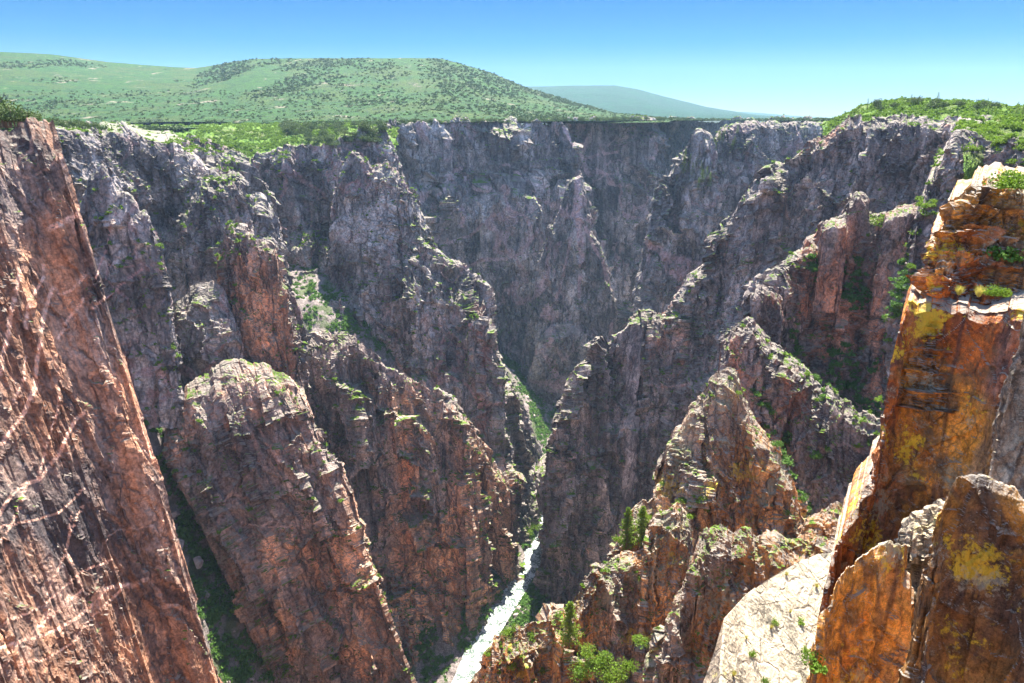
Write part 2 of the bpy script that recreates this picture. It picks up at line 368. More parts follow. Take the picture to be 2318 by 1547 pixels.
# river: green water breaking white over rocks, with sun glare put into the white too
s = NT('river_water'); a = s.noise(s.warp(6, .1), .10, 6, .65, .8); b = s.noise(s.warp(2, .5), .6, 5, .7)
fo = s.ramp(s.math('ADD', s.math('MULTIPLY', a, .5), s.math('MULTIPLY', b, .5)), .45, .58)
s.l.new(s.mix(fo, (.08, .12, .10), (.70, .72, .68)), s.b.inputs['Base Color'])
s.l.new(s.math('ADD', s.math('MULTIPLY', fo, .45), .12), s.b.inputs['Roughness']); s.b.inputs['Specular IOR Level'].default_value = .8
s.l.new(s.bump(b, 1., 2.2), s.b.inputs['Normal']); M['water'] = s.m

HAZE = 2.6e-5
# mineral dikes and rust zones of the rock itself, traced from the photograph and carried on the surfaces
DIKES = [([(0,1007),(27,967),(58,931),(76,886),(84,833),(93,743),(118,652)],9), ([(0,1165),(27,1115),(58,1095),(90,1084),(117,1052),(140,1021),(158,980),(171,949),(189,935)],7),
 ([(0,1232),(27,1187),(50,1120),(62,1090)],4), ([(0,1467),(54,1448),(112,1431),(171,1399),(212,1363),(243,1336),(290,1325)],6), ([(20,1480),(90,1412),(150,1367),(190,1336)],3.5),
 ([(0,1408),(67,1385),(103,1368),(148,1327),(189,1296),(252,1268)],3.5), ([(0,1192),(67,1178),(130,1165),(189,1107)],3.5), ([(0,847),(18,765),(27,720),(36,652),(45,607)],9), ([(131,765),(154,720),(176,698),(188,676)],7),
 ([(136,666),(158,657),(181,639),(197,618)],6), ([(113,517),(149,499),(174,488)],14), ([(59,743),(72,675),(95,630),(97,598)],7), ([(103,1350),(131,1291),(153,1232),(162,1160)],3.5),
 ([(40,1510),(100,1490),(160,1455),(212,1390),(274,1336)],3.5), ([(153,1255),(171,1291),(189,1327)],5), ([(20,930),(50,870),(60,800)],4), ([(85,1080),(100,1040),(110,1000),(130,930),(135,880)],4), ([(150,1230),(170,1180),(190,1140)],3),
 ([(1324,517),(1342,553),(1361,590),(1372,640)],8), ([(1308,404),(1303,471),(1312,540),(1318,600)],14), ([(1290,540),(1284,585),(1270,640),(1262,680)],6), ([(1314,620),(1311,670)],8),
 ([(1275,286),(1293,322),(1320,363),(1356,349),(1400,343)],5), ([(1017,548),(1062,535),(1107,499)],5), ([(1053,607),(1089,589),(1148,587),(1180,571),(1218,517)],6), ([(1150,470),(1190,490),(1200,510)],8), ([(1040,470),(1050,490),(1045,510)],12),
 ([(1120,380),(1150,375),(1200,410)],4), ([(1350,380),(1380,400)],3), ([(1480,300),(1490,340),(1480,360)],5), ([(210,700),(270,650),(320,610)],5), ([(215,640),(240,560),(260,480)],3), ([(450,860),(490,800),(520,760)],6),
 ([(560,870),(600,1000),(640,1060)],3), ([(540,1180),(640,1195),(720,1185)],3), ([(1430,860),(1500,875),(1560,870)],4), ([(1390,960),(1440,950)],3), ([(1280,1060),(1330,1000)],3)]
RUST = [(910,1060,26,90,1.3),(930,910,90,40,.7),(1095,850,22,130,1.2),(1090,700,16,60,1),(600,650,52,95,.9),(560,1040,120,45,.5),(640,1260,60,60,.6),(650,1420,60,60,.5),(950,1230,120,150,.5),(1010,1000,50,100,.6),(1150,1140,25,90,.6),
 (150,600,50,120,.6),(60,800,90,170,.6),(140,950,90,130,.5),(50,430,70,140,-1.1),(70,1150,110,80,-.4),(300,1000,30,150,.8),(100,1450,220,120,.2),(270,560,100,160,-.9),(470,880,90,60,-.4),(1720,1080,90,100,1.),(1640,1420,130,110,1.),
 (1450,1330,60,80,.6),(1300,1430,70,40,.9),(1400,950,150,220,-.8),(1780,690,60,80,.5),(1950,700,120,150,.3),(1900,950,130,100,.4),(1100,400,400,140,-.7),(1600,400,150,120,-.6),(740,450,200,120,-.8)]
LICHEN = [(2245,1290,45,75,1.), (2180,1290,40,45,.9), (2150,1430,45,60,.5), (2170,1500,40,40,.4), (2100,720,30,45,.8), (2215,740,40,40,.7), (2090,800,25,50,.5), (2130,720,40,30,.5), (2070,1010,40,50,.6), (2120,640,25,30,.4), (2240,860,50,60,-.4), (1990,1400,60,100,-.6), (2200,1150,90,50,-1.)]
def traced(P3):
    u, v, d = proj(P3)
    u = u+5*vnoise(P3/(d.mean()*.03)); v = v+5*vnoise(P3/(d.mean()*.03)+50)
    dk = np.zeros(len(u)); 
    for pts, w_ in DIKES:
        for (a, b) in zip(pts[:-1], pts[1:]):
            ax, ay = a; bx, by = b; L2 = (bx-ax)**2+(by-ay)**2
            m = (u > min(ax, bx)-20) & (u < max(ax, bx)+20) & (v > min(ay, by)-20) & (v < max(ay, by)+20)
            if not m.any(): continue
            uu, vv = u[m], v[m]; t = np.clip(((uu-ax)*(bx-ax)+(vv-ay)*(by-ay))/L2, 0, 1)
            dist = np.hypot(uu-ax-t*(bx-ax), vv-ay-t*(by-ay)); dk[m] = np.maximum(dk[m], np.clip(1.25-dist/(w_*.5+.8), 0, 1))
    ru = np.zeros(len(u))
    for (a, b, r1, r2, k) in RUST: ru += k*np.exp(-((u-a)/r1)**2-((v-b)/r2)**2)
    li = np.zeros(len(u))
    for (a, b, r1, r2, k) in LICHEN: li += k*np.exp(-((u-a)/r1)**2-((v-b)/r2)**2)
    return dk, ru, np.where(d < 90, li, 0)
#@@GEOMETRY
ZR = -520.0
# ------------------------------------------------------------------ plateau, mesas
def sheet(name, near, far, n, m, fz, mat, pw=2.2, smooth=True):
    A = resample(near, 1.)[np.linspace(0, len(resample(near, 1.))-1, n).astype(int)] if False else None
    na = np.array(near, float); fa = np.array(far, float)
    t = np.linspace(0, 1, n)
    def lerp(a):
        s_ = np.linspace(0, 1, len(a)); return np.stack([np.interp(t, s_, a[:, k]) for k in range(3)], 1)
    A = lerp(na); B = lerp(fa)
    q = (np.linspace(0, 1, m)**pw)[:, None, None]
    G = A[None]*(1-q)+B[None]*q
    G[..., 2] += fz(G, q[..., 0])
    return mesh_np(name, G.reshape(-1, 3), grid_faces(m, n)[:, ::-1], mat, smooth), G
# rim line of the far side, left to right (u, v, Y)
rim = [(-1500, 262, 900), (-700, 280, 700), (-300, 290, 560), (100, 292, 620), (300, 293, 1100), (480, 289, 1240), (600, 284, 1260), (720, 281, 1260), (860, 281, 1280), (960, 278, 1330), (1290, 274, 1420), (1490, 272, 1640), (1640, 272, 2400), (1760, 272, 2000), (1880, 273, 1500), (2100, 277, 1400), (2500, 277, 1300), (3300, 280, 1200)]
near = [P(*r) for r in rim]
near = [(x, y, z) for x, y, z in near]
far = [(x*0+(-12000+i*24000/(len(near)-1)), 11500, -66) for i, (x, y, z) in enumerate(near)]
def fz(G, q):
    p = G.reshape(-1, 3)*np.array([1, 1, 0])
    d = np.clip((G[..., 1]-1500)/2500, 0.02, 1)
    return (fbm(p/900, 4).reshape(G.shape[:2])*10+fbm(p/160, 3).reshape(G.shape[:2])*3)*d
o, PLAIN = sheet('plateau', near, far, 420, 260, fz, M['plain'], 3.2); tag(o, kind='structure')

def hill(name, crest, Yf, zf, mat, n=420, m=200, amp=14, bk=3000, seed=0, ex=1.35):
    cr = resample([P(*c) for c in crest], 15); cr = cr[np.linspace(0, len(cr)-1, n).astype(int)]
    t = np.linspace(0, 1, m)[:, None]
    Y = cr[None, :, 1]*(1-t)+Yf*t; Z = zf+(cr[None, :, 2]-zf)*(1-t)**ex
    X = cr[None, :, 0]*(1-t*.55)
    Fr = np.stack([np.broadcast_to(X, Y.shape), Y, Z], -1)
    tb = np.linspace(0, 1, 30)[1:][::-1][:, None]
    Bk = np.stack([np.broadcast_to(cr[:, 0], (29, n)), cr[None, :, 1]+bk*tb, cr[None, :, 2]*(1-tb**2)+zf*tb**2], -1)
    G = np.concatenate([Bk, Fr], 0); p = G.reshape(-1, 3)*np.array([1, .6, 0])+seed
    tt = np.concatenate([np.zeros(29), np.linspace(0, 1, m)])[:, None]
    G[..., 2] += (fbm(p/650, 5, ridged=True).reshape(G.shape[:2])*amp*np.sin(np.pi*np.clip(tt, 0.06, 1))+fbm(p/90, 3).reshape(G.shape[:2])*amp*.15)
    o = mesh_np(name, G.reshape(-1, 3), grid_faces(*G.shape[:2]), mat, True); FORM[name] = (G, 29); return tag(o, kind='structure')
hill('far_mesa', [(900, 262, 7000), (1100, 215, 7000), (1195, 197, 7000), (1290, 195, 7000), (1390, 194, 7000), (1440, 202, 7000), (1500, 218, 7000), (1600, 243, 7000), (1700, 259, 7000), (1800, 268, 7000)], 3600, -28, M['farhill'], amp=14, bk=3000)
hill('distant_ridge', [(1500, 262, 10800), (1640, 252, 10800), (1720, 256, 10800), (1800, 263, 10800), (1880, 268, 10800)], 8500, -50, M['farhill'], n=120, m=30, amp=6, bk=500)
hill('mesa', [(-900, 90, 3120), (-300, 108, 3120), (0, 117, 3240), (120, 124, 3360), (230, 140, 3480), (330, 148, 3600), (440, 155, 3480), (500, 146, 3360), (570, 134, 3240), (700, 133, 3180), (850, 132, 3120), (1000, 133, 3120), (1060, 149, 3120), (1120, 168, 3120), (1185, 197, 3120), (1250, 216, 3120), (1300, 233, 3060), (1400, 258, 3000), (1500, 272, 2940), (1560, 276, 2940)], 1500, -17, M['hill'], amp=13, n=640, m=320)

# ------------------------------------------------------------------ canyon floor (thin-plate spline through surveyed points)
ctl = []
RIV = [(1290, 900), (1268, 1000), (1258, 1060), (1240, 1110), (1243, 1160), (1215, 1230), (1185, 1300), (1140, 1370), (1095, 1440), (1075, 1500), (1050, 1560), (1010, 1700), (950, 1950)]
rivw = [PZ(u, v, ZR) for u, v in RIV]
for r in rivw: ctl.append((r[0], r[1], ZR-4))
for (u, v, Y) in [(270, 845, 470), (330, 930, 480), (340, 1050, 468), (425, 1070, 500), (400, 960, 530), (380, 1180, 450), (480, 1210, 468), (450, 1330, 432), (560, 1400, 425), (540, 1500, 412), (640, 1560, 415), (760, 1560, 450), (240, 1000, 410), (300, 1300, 370), (450, 900, 580), (440, 780, 640), (350, 780, 620), (600, 830, 640), (250, 880, 560), (180, 860, 480), (900, 1480, 535), (960, 1420, 572), (800, 1200, 620), (860, 1320, 592), (880, 1400, 572), (1050, 1330, 620), (1130, 1250, 700), (1180, 1150, 790),
                  (540, 850, 540), (710, 700, 760), (690, 640, 830), (900, 560, 1020), (500, 700, 800), (-100, 700, 560), (1300, 1250, 720), (1450, 1330, 560), (1420, 1000, 1000), (1240, 1000, 1010), (1200, 1060, 880), (1260, 1500, 440), (1600, 1200, 560), (1000, 700, 1250), (-200, 1500, 330)]:
    ctl.append(P(u, v, Y))
ctl += [(1200, 300, -300), (1200, 1500, -250), (-900, 300, -250), (-900, 1700, -200), (0, 2600, -500), (1100, 2600, -450)]
ctl = np.array(ctl)
def tps_fit(c, lam=20):
    n = len(c); A = np.zeros((n+3, n+3)); d = np.linalg.norm(c[:, None, :2]-c[None, :, :2], axis=2)/500
    A[:n, :n] = np.where(d > 0, d*d*np.log(np.maximum(d, 1e-9)), 0)+lam*1e-4*np.eye(n)
    Pm = np.concatenate([np.ones((n, 1)), c[:, :2]/500], 1); A[:n, n:] = Pm; A[n:, :n] = Pm.T
    return np.linalg.solve(A, np.concatenate([c[:, 2], [0, 0, 0]]))
tw = tps_fit(ctl)
def floor_z(x, y):
    q = np.stack([x, y], 1); r = np.full(len(q), 0.)
    for i, c in enumerate(ctl):
        d = np.hypot(q[:, 0]-c[0], q[:, 1]-c[1])/500; r += tw[i]*np.where(d > 0, d*d*np.log(np.maximum(d, 1e-9)), 0)
    r += tw[-3]+tw[-2]*q[:, 0]/500+tw[-1]*q[:, 1]/500
    return r
RL = resample(rivw, 6.)
def riv_dist(x, y):
    d = np.full(len(x), 1e9)
    for r in RL[::2]: d = np.minimum(d, (x-r[0])**2+(y-r[1])**2)
    return np.sqrt(d)
nx, ny = 640, 760
gx = np.linspace(-620, 640, nx); gy = 180+(np.linspace(0, 1, ny)**1.5)*2200
X, Yg = np.meshgrid(gx, gy); x = X.ravel(); y = Yg.ravel()
z = floor_z(x, y); rd = riv_dist(x, y)
p = np.stack([x, y, z], 1)
F1, F2, rr, _ = worley(p/np.array([9, 9, 9.])); G1, G2_, r2, _ = worley(p/3.6+4)
rough = (rr[:, 0]*4.5*np.clip(1-F1*1.2, 0, 1)+r2[:, 0]*1.8*np.clip(1-G1*1.2, 0, 1))*np.clip((rd-9)/12, 0, 1) + fbm(p/40, 4)*5*np.clip((rd-12)/40, 0, 1)
z = np.where(rd < 10+4.5*vnoise(p/13), ZR-3.5, np.maximum(z, ZR-3.5+np.clip(rd-14, 0, 8)*.45)+rough)
o = mesh_np('canyon_floor', np.stack([x, y, z], 1), grid_faces(ny, nx)[:, ::-1], M['talus'], False); tag(o, kind='structure')
FLOOR = np.stack([x, y, z], 1).reshape(ny, nx, 3)
# river ribbon
t = np.gradient(RL, axis=0); t /= np.linalg.norm(t[:, :2], axis=1)[:, None]; nrm = np.stack([-t[:, 1], t[:, 0]], 1)
wd = np.linspace(-14, 14, 30)
G = np.stack([RL[:, None, 0]+nrm[:, None, 0]*wd, RL[:, None, 1]+nrm[:, None, 1]*wd, np.full((len(RL), 30), ZR)], -1)
G[..., 2] += .9*vnoise(G.reshape(-1, 3)/4).reshape(G.shape[:2])
o = mesh_np('river', G.reshape(-1, 3), grid_faces(*G.shape[:2]), M['water'], True); tag(o, kind='structure')

# ------------------------------------------------------------------ rock masses, far to near
def FM(name, crest, zb, prof, mat, label=None, cat=None, group=None, **k):
    o = formation(name, crest, zb, prof, M[mat], **k)
    if label: tag(o, label, cat, group)
    else: tag(o, kind='structure')
    return o
# the near side of the gorge, under and behind the viewpoint: sunlit, it throws warm light on the walls opposite
nx_, nz_ = 150, 110
gx = np.linspace(-900, 900, nx_); gt = np.linspace(0, 1, nz_)
X, T = np.meshgrid(gx, gt); cv_ = (X/900)**2*120
G = np.stack([X, -14-60*np.abs(X/900)+T**1.1*190-cv_*0, -3-T*515], -1)
top_ = np.stack([X[:30], (-14-60*np.abs(X[:30]/900))-np.linspace(1, 0, 30)[:, None]**2*900-1, np.full(X[:30].shape, -3.)], -1)
G = np.concatenate([top_, G], 0); p = G.reshape(-1, 3)
d = rock_disp(p, 24, .6)*np.clip((-p[:, 2]-3)/60, 0, 1)
G[..., 1] += d.reshape(G.shape[:2])*.6
o = mesh_np('canyon_wall', G.reshape(-1, 3), grid_faces(*G.shape[:2])[:, ::-1], M['dome'], False); tag(o, kind='structure')
# far walls
FM('canyon_wall', [(1380, 274, 2500), (1500, 271, 2480), (1640, 272, 2400), (1760, 272, 2100), (1880, 273, 1600), (2000, 275, 1500)], -560, [(0, 0), (90, 12), (100, 60), (400, 90)], 'far', S=60, ribs=14, ribw=90, back=('flat', 200, -.02))
FM('canyon_wall', [(1240, 274, 1560), (1290, 274, 1560), (1400, 273, 1600), (1480, 272, 1640), (1488, 300, 1640), (1490, 420, 1640), (1482, 520, 1640), (1478, 640, 1640), (1470, 720, 1640)], -560, [(0, 0), (10, 4), (550, 70)], 'far', jag=7, S=26, ribs=34, ribw=105, aniso=5, back=('flat', 200, -.02))
FM('canyon_wall', [(820, 292, 1180), (862, 286, 1230), (900, 279, 1290), (980, 279, 1340), (1080, 277, 1380), (1180, 276, 1400), (1262, 276, 1410), (1285, 300, 1415), (1300, 350, 1420), (1318, 430, 1420), (1335, 500, 1420), (1360, 580, 1420), (1385, 650, 1420), (1390, 720, 1420)], -560, [(0, 0), (5, 3), (110, 14), (128, 42), (540, 90)], 'far', jag=7, S=24, ribs=34, ribw=95, aniso=5, back=('flat', 250, -.02), ledges=3)
FM('rock_buttress', [(935, 600, 1325), (950, 470, 1325), (985, 450, 1335), (1060, 440, 1340), (1110, 432, 1345), (1150, 440, 1340), (1185, 428, 1340), (1215, 440, 1340), (1232, 520, 1340), (1240, 640, 1340), (1250, 760, 1340)], -560, [(0, 0), (5, 30), (40, 40), (430, 88)], 'far', 'broad grey buttress below the dark ledge of the far wall', 'cliff', S=22, ribs=16, ribw=60, aniso=4.5)
FM('rock_fin', [(1180, 800, 1240), (1215, 620, 1250), (1240, 520, 1260), (1270, 480, 1270), (1285, 420, 1270), (1300, 400, 1270), (1313, 398, 1270), (1320, 430, 1270), (1323, 500, 1265), (1350, 545, 1260), (1372, 600, 1255), (1388, 680, 1250), (1392, 740, 1250)], -560, [(0, 0), (4, 6), (430, 110)], 'far', 'sharp pink streaked fin rising against the farthest dark wall', 'rock fin', S=17, ribs=9, ribw=35, aniso=4)
FM('rock_buttress', [(1090, 1000, 900), (1105, 820, 930), (1125, 800, 935), (1150, 850, 935), (1185, 920, 930), (1212, 980, 930), (1232, 1030, 925), (1245, 1090, 915), (1240, 1130, 905)], -530, [(0, 0), (10, 10), (300, 60)], 'far', 'narrow grey buttress reaching down to the head of the river', 'cliff', S=17, ribs=8, ribw=35)
FM('rock_buttress', [(1180, 1000, 1160), (1190, 900, 1170), (1210, 790, 1180), (1250, 740, 1190), (1290, 735, 1190), (1330, 760, 1190), (1345, 800, 1190), (1320, 860, 1180), (1290, 960, 1160)], -560, [(0, 0), (20, 15), (330, 90)], 'far', 'low grey buttress at the foot of the pink streaked fin', 'cliff', S=26, ribs=8, ribw=40)
# fins on the far right bank
FM('rock_fin', [(1412, 830, 1020), (1430, 760, 1020), (1442, 700, 1040), (1455, 650, 1050), (1470, 590, 1060), (1478, 520, 1070), (1490, 470, 1080), (1500, 420, 1090), (1525, 385, 1095), (1545, 345, 1100), (1566, 330, 1100), (1575, 298, 1100), (1592, 294, 1100), (1608, 300, 1100), (1614, 350, 1110), (1622, 300, 1120), (1640, 282, 1130), (1700, 275, 1140), (1760, 276, 1160), (1870, 278, 1190), (1960, 280, 1200)], -540, [(0, 0), (8, 14), (60, 30), (90, 44), (430, 115)], 'far', 'tall grey fin with firs on its stepped crest left of the notch', 'rock fin', S=15, ribs=15, ribw=45, aniso=3, back=('b', .5))
# left side, behind
FM('canyon_wall', [(-300, 320, 520), (60, 300, 540), (120, 293, 560), (200, 297, 600), (240, 305, 640), (300, 300, 680), (330, 318, 690), (400, 330, 700), (430, 345, 705), (470, 380, 710), (520, 420, 720)], -420, [(0, 0), (6, 3), (70, 14), (90, 40), (350, 120)], 'mid', S=15, ribs=9, ribw=40, back=('flat', 560, .005), aniso=2.4)
FM('rock_tower', [(150, 800, 500), (160, 560, 505), (172, 480, 508), (186, 452, 510), (200, 420, 512), (220, 392, 514), (235, 382, 514), (248, 392, 514), (262, 430, 514), (290, 440, 512), (312, 468, 510), (335, 476, 510), (342, 530, 508), (352, 580, 506), (360, 620, 505), (362, 680, 504), (358, 740, 500), (350, 800, 500), (325, 850, 495)], -230, [(0, 0), (4, 3), (240, 45)], 'mid', 'smooth grey rock tower directly right of the orange streaked cliff', 'rock tower', S=17, amp=.75, soft=1.5, ribs=4, ribw=30)
FM('canyon_wall', [(330, 330, 760), (400, 312, 790), (470, 320, 800), (540, 345, 800), (560, 380, 790), (600, 430, 780), (620, 500, 770), (640, 600, 760), (660, 700, 750)], -420, [(0, 0), (30, 60), (60, 90), (120, 105), (360, 170)], 'mid', S=22, ribs=9, ribw=40)
FM('rock_dome', [(385, 560, 690), (392, 500, 690), (405, 462, 690), (430, 425, 692), (470, 398, 694), (510, 390, 696), (545, 400, 696), (570, 425, 696), (590, 445, 694), (605, 480, 690), (620, 540, 686), (630, 600, 680), (640, 680, 676), (650, 740, 670)], -420, [(0, 0), (14, 26), (40, 42), (300, 110)], 'mid', 'green capped grey dome above the twin topped pink pillar', 'rock dome', S=18, ribs=7, ribw=32)
FM('rock_buttress', [(350, 900, 560), (370, 800, 560), (400, 690, 570), (440, 640, 575), (480, 640, 575), (510, 660, 575), (530, 720, 570), (540, 780, 565), (545, 860, 560)], -290, [(0, 0), (30, 25), (220, 90)], 'mid', 'rounded grey buttress low between the smooth tower and pink pillar', 'cliff', S=17, amp=.85, soft=1.2, ribs=5, ribw=28)
FM('rock_pillar', [(500, 640, 596), (506, 560, 600), (514, 505, 600), (535, 498, 600), (560, 503, 600), (574, 520, 600), (585, 540, 600), (610, 548, 600), (622, 560, 600), (632, 600, 598), (640, 640, 596), (652, 700, 592), (665, 740, 590), (680, 800, 585)], -400, [(0, 0), (8, 14), (200, 50)], 'dome', 'pink faced twin topped pillar with pale lit summit', 'rock pillar', S=14, ribs=6, ribw=20, tilt=.1)
FM('rock_spire', [(640, 760, 640), (650, 640, 645), (658, 655, 645), (668, 665, 645), (680, 700, 643), (692, 745, 640), (698, 800, 636)], -400, [(0, 0), (3, 3), (140, 25)], 'mid', 'slender spire behind the right edge of the pink pillar', 'rock spire', S=10, ribs=3, ribw=12)
# central buttresses
FM('canyon_wall', [(560, 420, 960), (575, 360, 960), (620, 340, 960), (700, 330, 950), (760, 320, 960), (830, 290, 1000), (872, 302, 1010), (890, 350, 1005), (920, 400, 1000), (945, 480, 990), (960, 560, 980), (975, 640, 970)], -480, [(0, 0), (30, 20), (110, 40), (130, 75), (170, 85), (380, 200)], 'mid', S=24, ribs=12, ribw=50)
FM('rock_tower', [(745, 560, 880), (752, 480, 880), (765, 430, 882), (778, 372, 884), (800, 350, 885), (820, 350, 885), (838, 372, 885), (860, 380, 885), (880, 360, 890), (898, 385, 890), (915, 410, 888), (930, 440, 886), (945, 490, 884), (958, 550, 882), (955, 600, 880)], -330, [(0, 0), (8, 8), (80, 26), (100, 40), (300, 90)], 'mid', 'blocky grey tower with shrubby ledges below the wooded plateau edge', 'rock tower', S=18, ribs=9, ribw=34, ledges=4, ledgeh=30)
FM('rock_buttress', [(744, 560, 860), (748, 510, 860), (765, 488, 860), (800, 482, 860), (835, 490, 860), (860, 520, 860), (872, 560, 855), (860, 600, 850)], -300, [(0, 0), (6, 6), (90, 24)], 'mid', 'squat rounded block at the foot of the ledgy grey tower', 'cliff', S=16, ribs=5, ribw=25)
FM('rock_ridge', [(560, 800, 780), (610, 700, 800), (640, 640, 830), (700, 610, 850), (780, 600, 870), (840, 590, 875), (890, 560, 880), (930, 543, 880), (960, 552, 875), (1000, 580, 865), (1050, 605, 855), (1085, 630, 850), (1105, 652, 848), (1113, 670, 846), (1115, 730, 842), (1118, 800, 838), (1130, 880, 834), (1150, 950, 830), (1175, 1000, 825), (1190, 1060, 820), (1195, 1110, 815)], -525, [(0, 0), (34, 52), (50, 66), (300, 150), (400, 170)], 'mid', 'long central ridge with shrubs along its sunlit crest', 'ridge', S=18, ribs=16, ribw=44, tilt=.05, aniso=3)
FM('rock_ridge', [(620, 1100, 600), (630, 830, 640), (650, 790, 645), (690, 756, 650), (735, 752, 650), (775, 750, 650), (800, 762, 650), (840, 790, 650), (880, 815, 650), (920, 838, 652), (960, 868, 655), (1000, 890, 660), (1030, 918, 664), (1045, 945, 668), (1075, 985, 680), (1105, 1025, 700), (1120, 1060, 710), (1140, 1070, 715), (1165, 1075, 722), (1170, 1110, 724), (1170, 1180, 722), (1130, 1260, 700), (1090, 1320, 680)], -525, [(0, 0), (10, 14), (22, 20), (190, 60), (330, 155)], 'dome', 'rusty orange cliff ridge in the centre ending at the river', 'ridge', S=17, ribs=15, ribw=38, tilt=.12, aniso=3.)
FM('rock_dome', [(376, 1010, 483), (384, 975, 487), (400, 930, 495), (430, 885, 501), (470, 850, 505), (520, 826, 509), (580, 824, 511), (640, 845, 511), (668, 880, 511), (690, 940, 511), (693, 1000, 511), (693, 1050, 511), (706, 1090, 511), (738, 1150, 513), (773, 1210, 515), (803, 1260, 517), (833, 1320, 520), (858, 1395, 523), (873, 1440, 520)], -510, [(0, 0), (12, 18), (60, 36), (300, 112)], 'dome', 'broad rounded pinkish dome between shrubby gully and rusty ridge', 'rock dome', S=22, amp=.75, soft=1., ribs=10, ribw=46, tilt=.38, shift=.40)
FM('rock_dome', [(500, 1232, 485), (540, 1150, 488), (600, 1110, 490), (660, 1130, 492), (720, 1200, 495), (760, 1290, 498), (800, 1400, 498), (860, 1520, 490)], -510, [(0, 0), (30, 22), (200, 70)], 'dome', 'lower rounded shoulder in front of the broad pinkish dome', 'rock dome', S=16, amp=.7, soft=1.2, ribs=6, ribw=26, tilt=.35, shift=.32)
FM('rock_dome', [(570, 1560, 430), (585, 1420, 440), (620, 1350, 445), (660, 1340, 446), (710, 1370, 446), (760, 1420, 446), (800, 1500, 442), (830, 1600, 436)], -510, [(0, 0), (30, 18), (200, 60)], 'dome', 'blunt reddish buttress toe at the bottom of the broad dome', 'rock dome', S=13, amp=.7, soft=1.2, ribs=4, ribw=22, tilt=.1, shift=.1)
# right side
FM('canyon_wall', [(1215, 1390, 640), (1238, 1280, 670), (1250, 1180, 690), (1258, 1080, 700), (1255, 1020, 700), (1262, 960, 700), (1290, 890, 700), (1310, 840, 702), (1350, 800, 704), (1385, 755, 708), (1430, 712, 712), (1470, 705, 712), (1510, 715, 712), (1530, 690, 715), (1560, 640, 718), (1600, 600, 715), (1640, 540, 705), (1660, 500, 700), (1690, 455, 690), (1705, 430, 685), (1740, 395, 680), (1790, 372, 672), (1825, 362, 665), (1832, 325, 660), (1880, 290, 650), (1910, 268, 640), (1960, 262, 620), (2060, 265, 590), (2160, 268, 560), (2320, 275, 520), (2600, 280, 480)], -540, [(0, 0), (8, 14), (90, 42), (110, 60), (420, 140)], 'right', S=19, ribs=16, ribw=52, aniso=3, tilt=-.1, back=('b', .4))
FM('rock_ridge', [(1700, 800, 380), (1712, 650, 400), (1722, 640, 402), (1760, 600, 408), (1800, 570, 412), (1840, 553, 415), (1858, 550, 416), (1862, 505, 418), (1900, 492, 418), (1922, 485, 418), (1928, 452, 418), (1942, 438, 418), (1958, 450, 418), (1966, 490, 416), (2000, 482, 412), (2040, 468, 406), (2075, 470, 400), (2095, 490, 398), (2140, 520, 390), (2300, 600, 360)], -330, [(0, 0), (4, 9), (60, 20), (90, 36), (120, 60), (180, 84)], 'right', 'dark blocky ridge with a leaning needle on its crest', 'ridge', S=13, ribs=6, ribw=24)
FM('rock_pillar', [(1706, 740, 372), (1712, 660, 376), (1730, 640, 378), (1752, 650, 378), (1765, 670, 376), (1770, 740, 372)], -170, [(0, 0), (4, 5), (60, 12)], 'right', 'small flat topped block at the left end of needle ridge', 'rock', S=8, ribs=2, ribw=12)
FM('canyon_wall', [(2050, 620, 330), (2080, 490, 335), (2110, 420, 338), (2135, 355, 340), (2155, 310, 340), (2175, 292, 340), (2200, 298, 338), (2225, 312, 334), (2320, 330, 320), (2600, 320, 300)], -300, [(0, 0), (4, 5), (50, 24), (70, 40), (200, 80)], 'right', S=12, ribs=5, ribw=22, back=('flat', 260, .03))
FM('rock_ridge', [(1560, 1150, 300), (1590, 1050, 312), (1615, 920, 322), (1634, 830, 328), (1642, 770, 330), (1660, 735, 332), (1690, 714, 334), (1715, 735, 334), (1735, 765, 332), (1770, 800, 326), (1900, 900, 305), (2080, 980, 285), (2400, 1050, 260)], -330, [(0, 0), (5, 10), (20, 15), (120, 50), (200, 80)], 'right', 'grey ridge nose with a sunlit left edge above the orange pyramid', 'ridge', S=11, ribs=5, ribw=20)
FM('rock_ridge', [(1395, 1250, 235), (1420, 1190, 240), (1465, 1130, 246), (1500, 1090, 250), (1520, 1010, 256), (1545, 965, 260), (1580, 905, 262), (1615, 855, 264), (1640, 838, 264), (1662, 845, 264), (1680, 900, 262), (1700, 945, 260), (1735, 985, 256), (1760, 1020, 252), (1785, 1070, 248), (1810, 1130, 244), (1835, 1180, 240), (1900, 1240, 235)], -300, [(0, 0), (6, 7), (30, 20), (60, 30), (170, 60)], 'near', 'orange pyramid shaped ridge with pale lit slabs down its left side', 'ridge', S=11, amp=.65, soft=1, ribs=5, ribw=16, tilt=.25)
FM('rock_ridge', [(1030, 1570, 190), (1065, 1540, 192), (1120, 1450, 196), (1150, 1425, 198), (1195, 1412, 200), (1240, 1395, 202), (1290, 1380, 205), (1320, 1330, 208), (1350, 1290, 210), (1400, 1255, 214), (1440, 1240, 215), (1480, 1180, 218), (1530, 1140, 220), (1560, 1180, 216), (1570, 1260, 212), (1600, 1400, 200), (1640, 1540, 190)], -260, [(0, 0), (5, 8), (30, 18), (60, 30), (120, 48)], 'near', 'brown jointed ridge with firs descending to the bottom edge by the river', 'ridge', S=8, ribs=4, ribw=13)
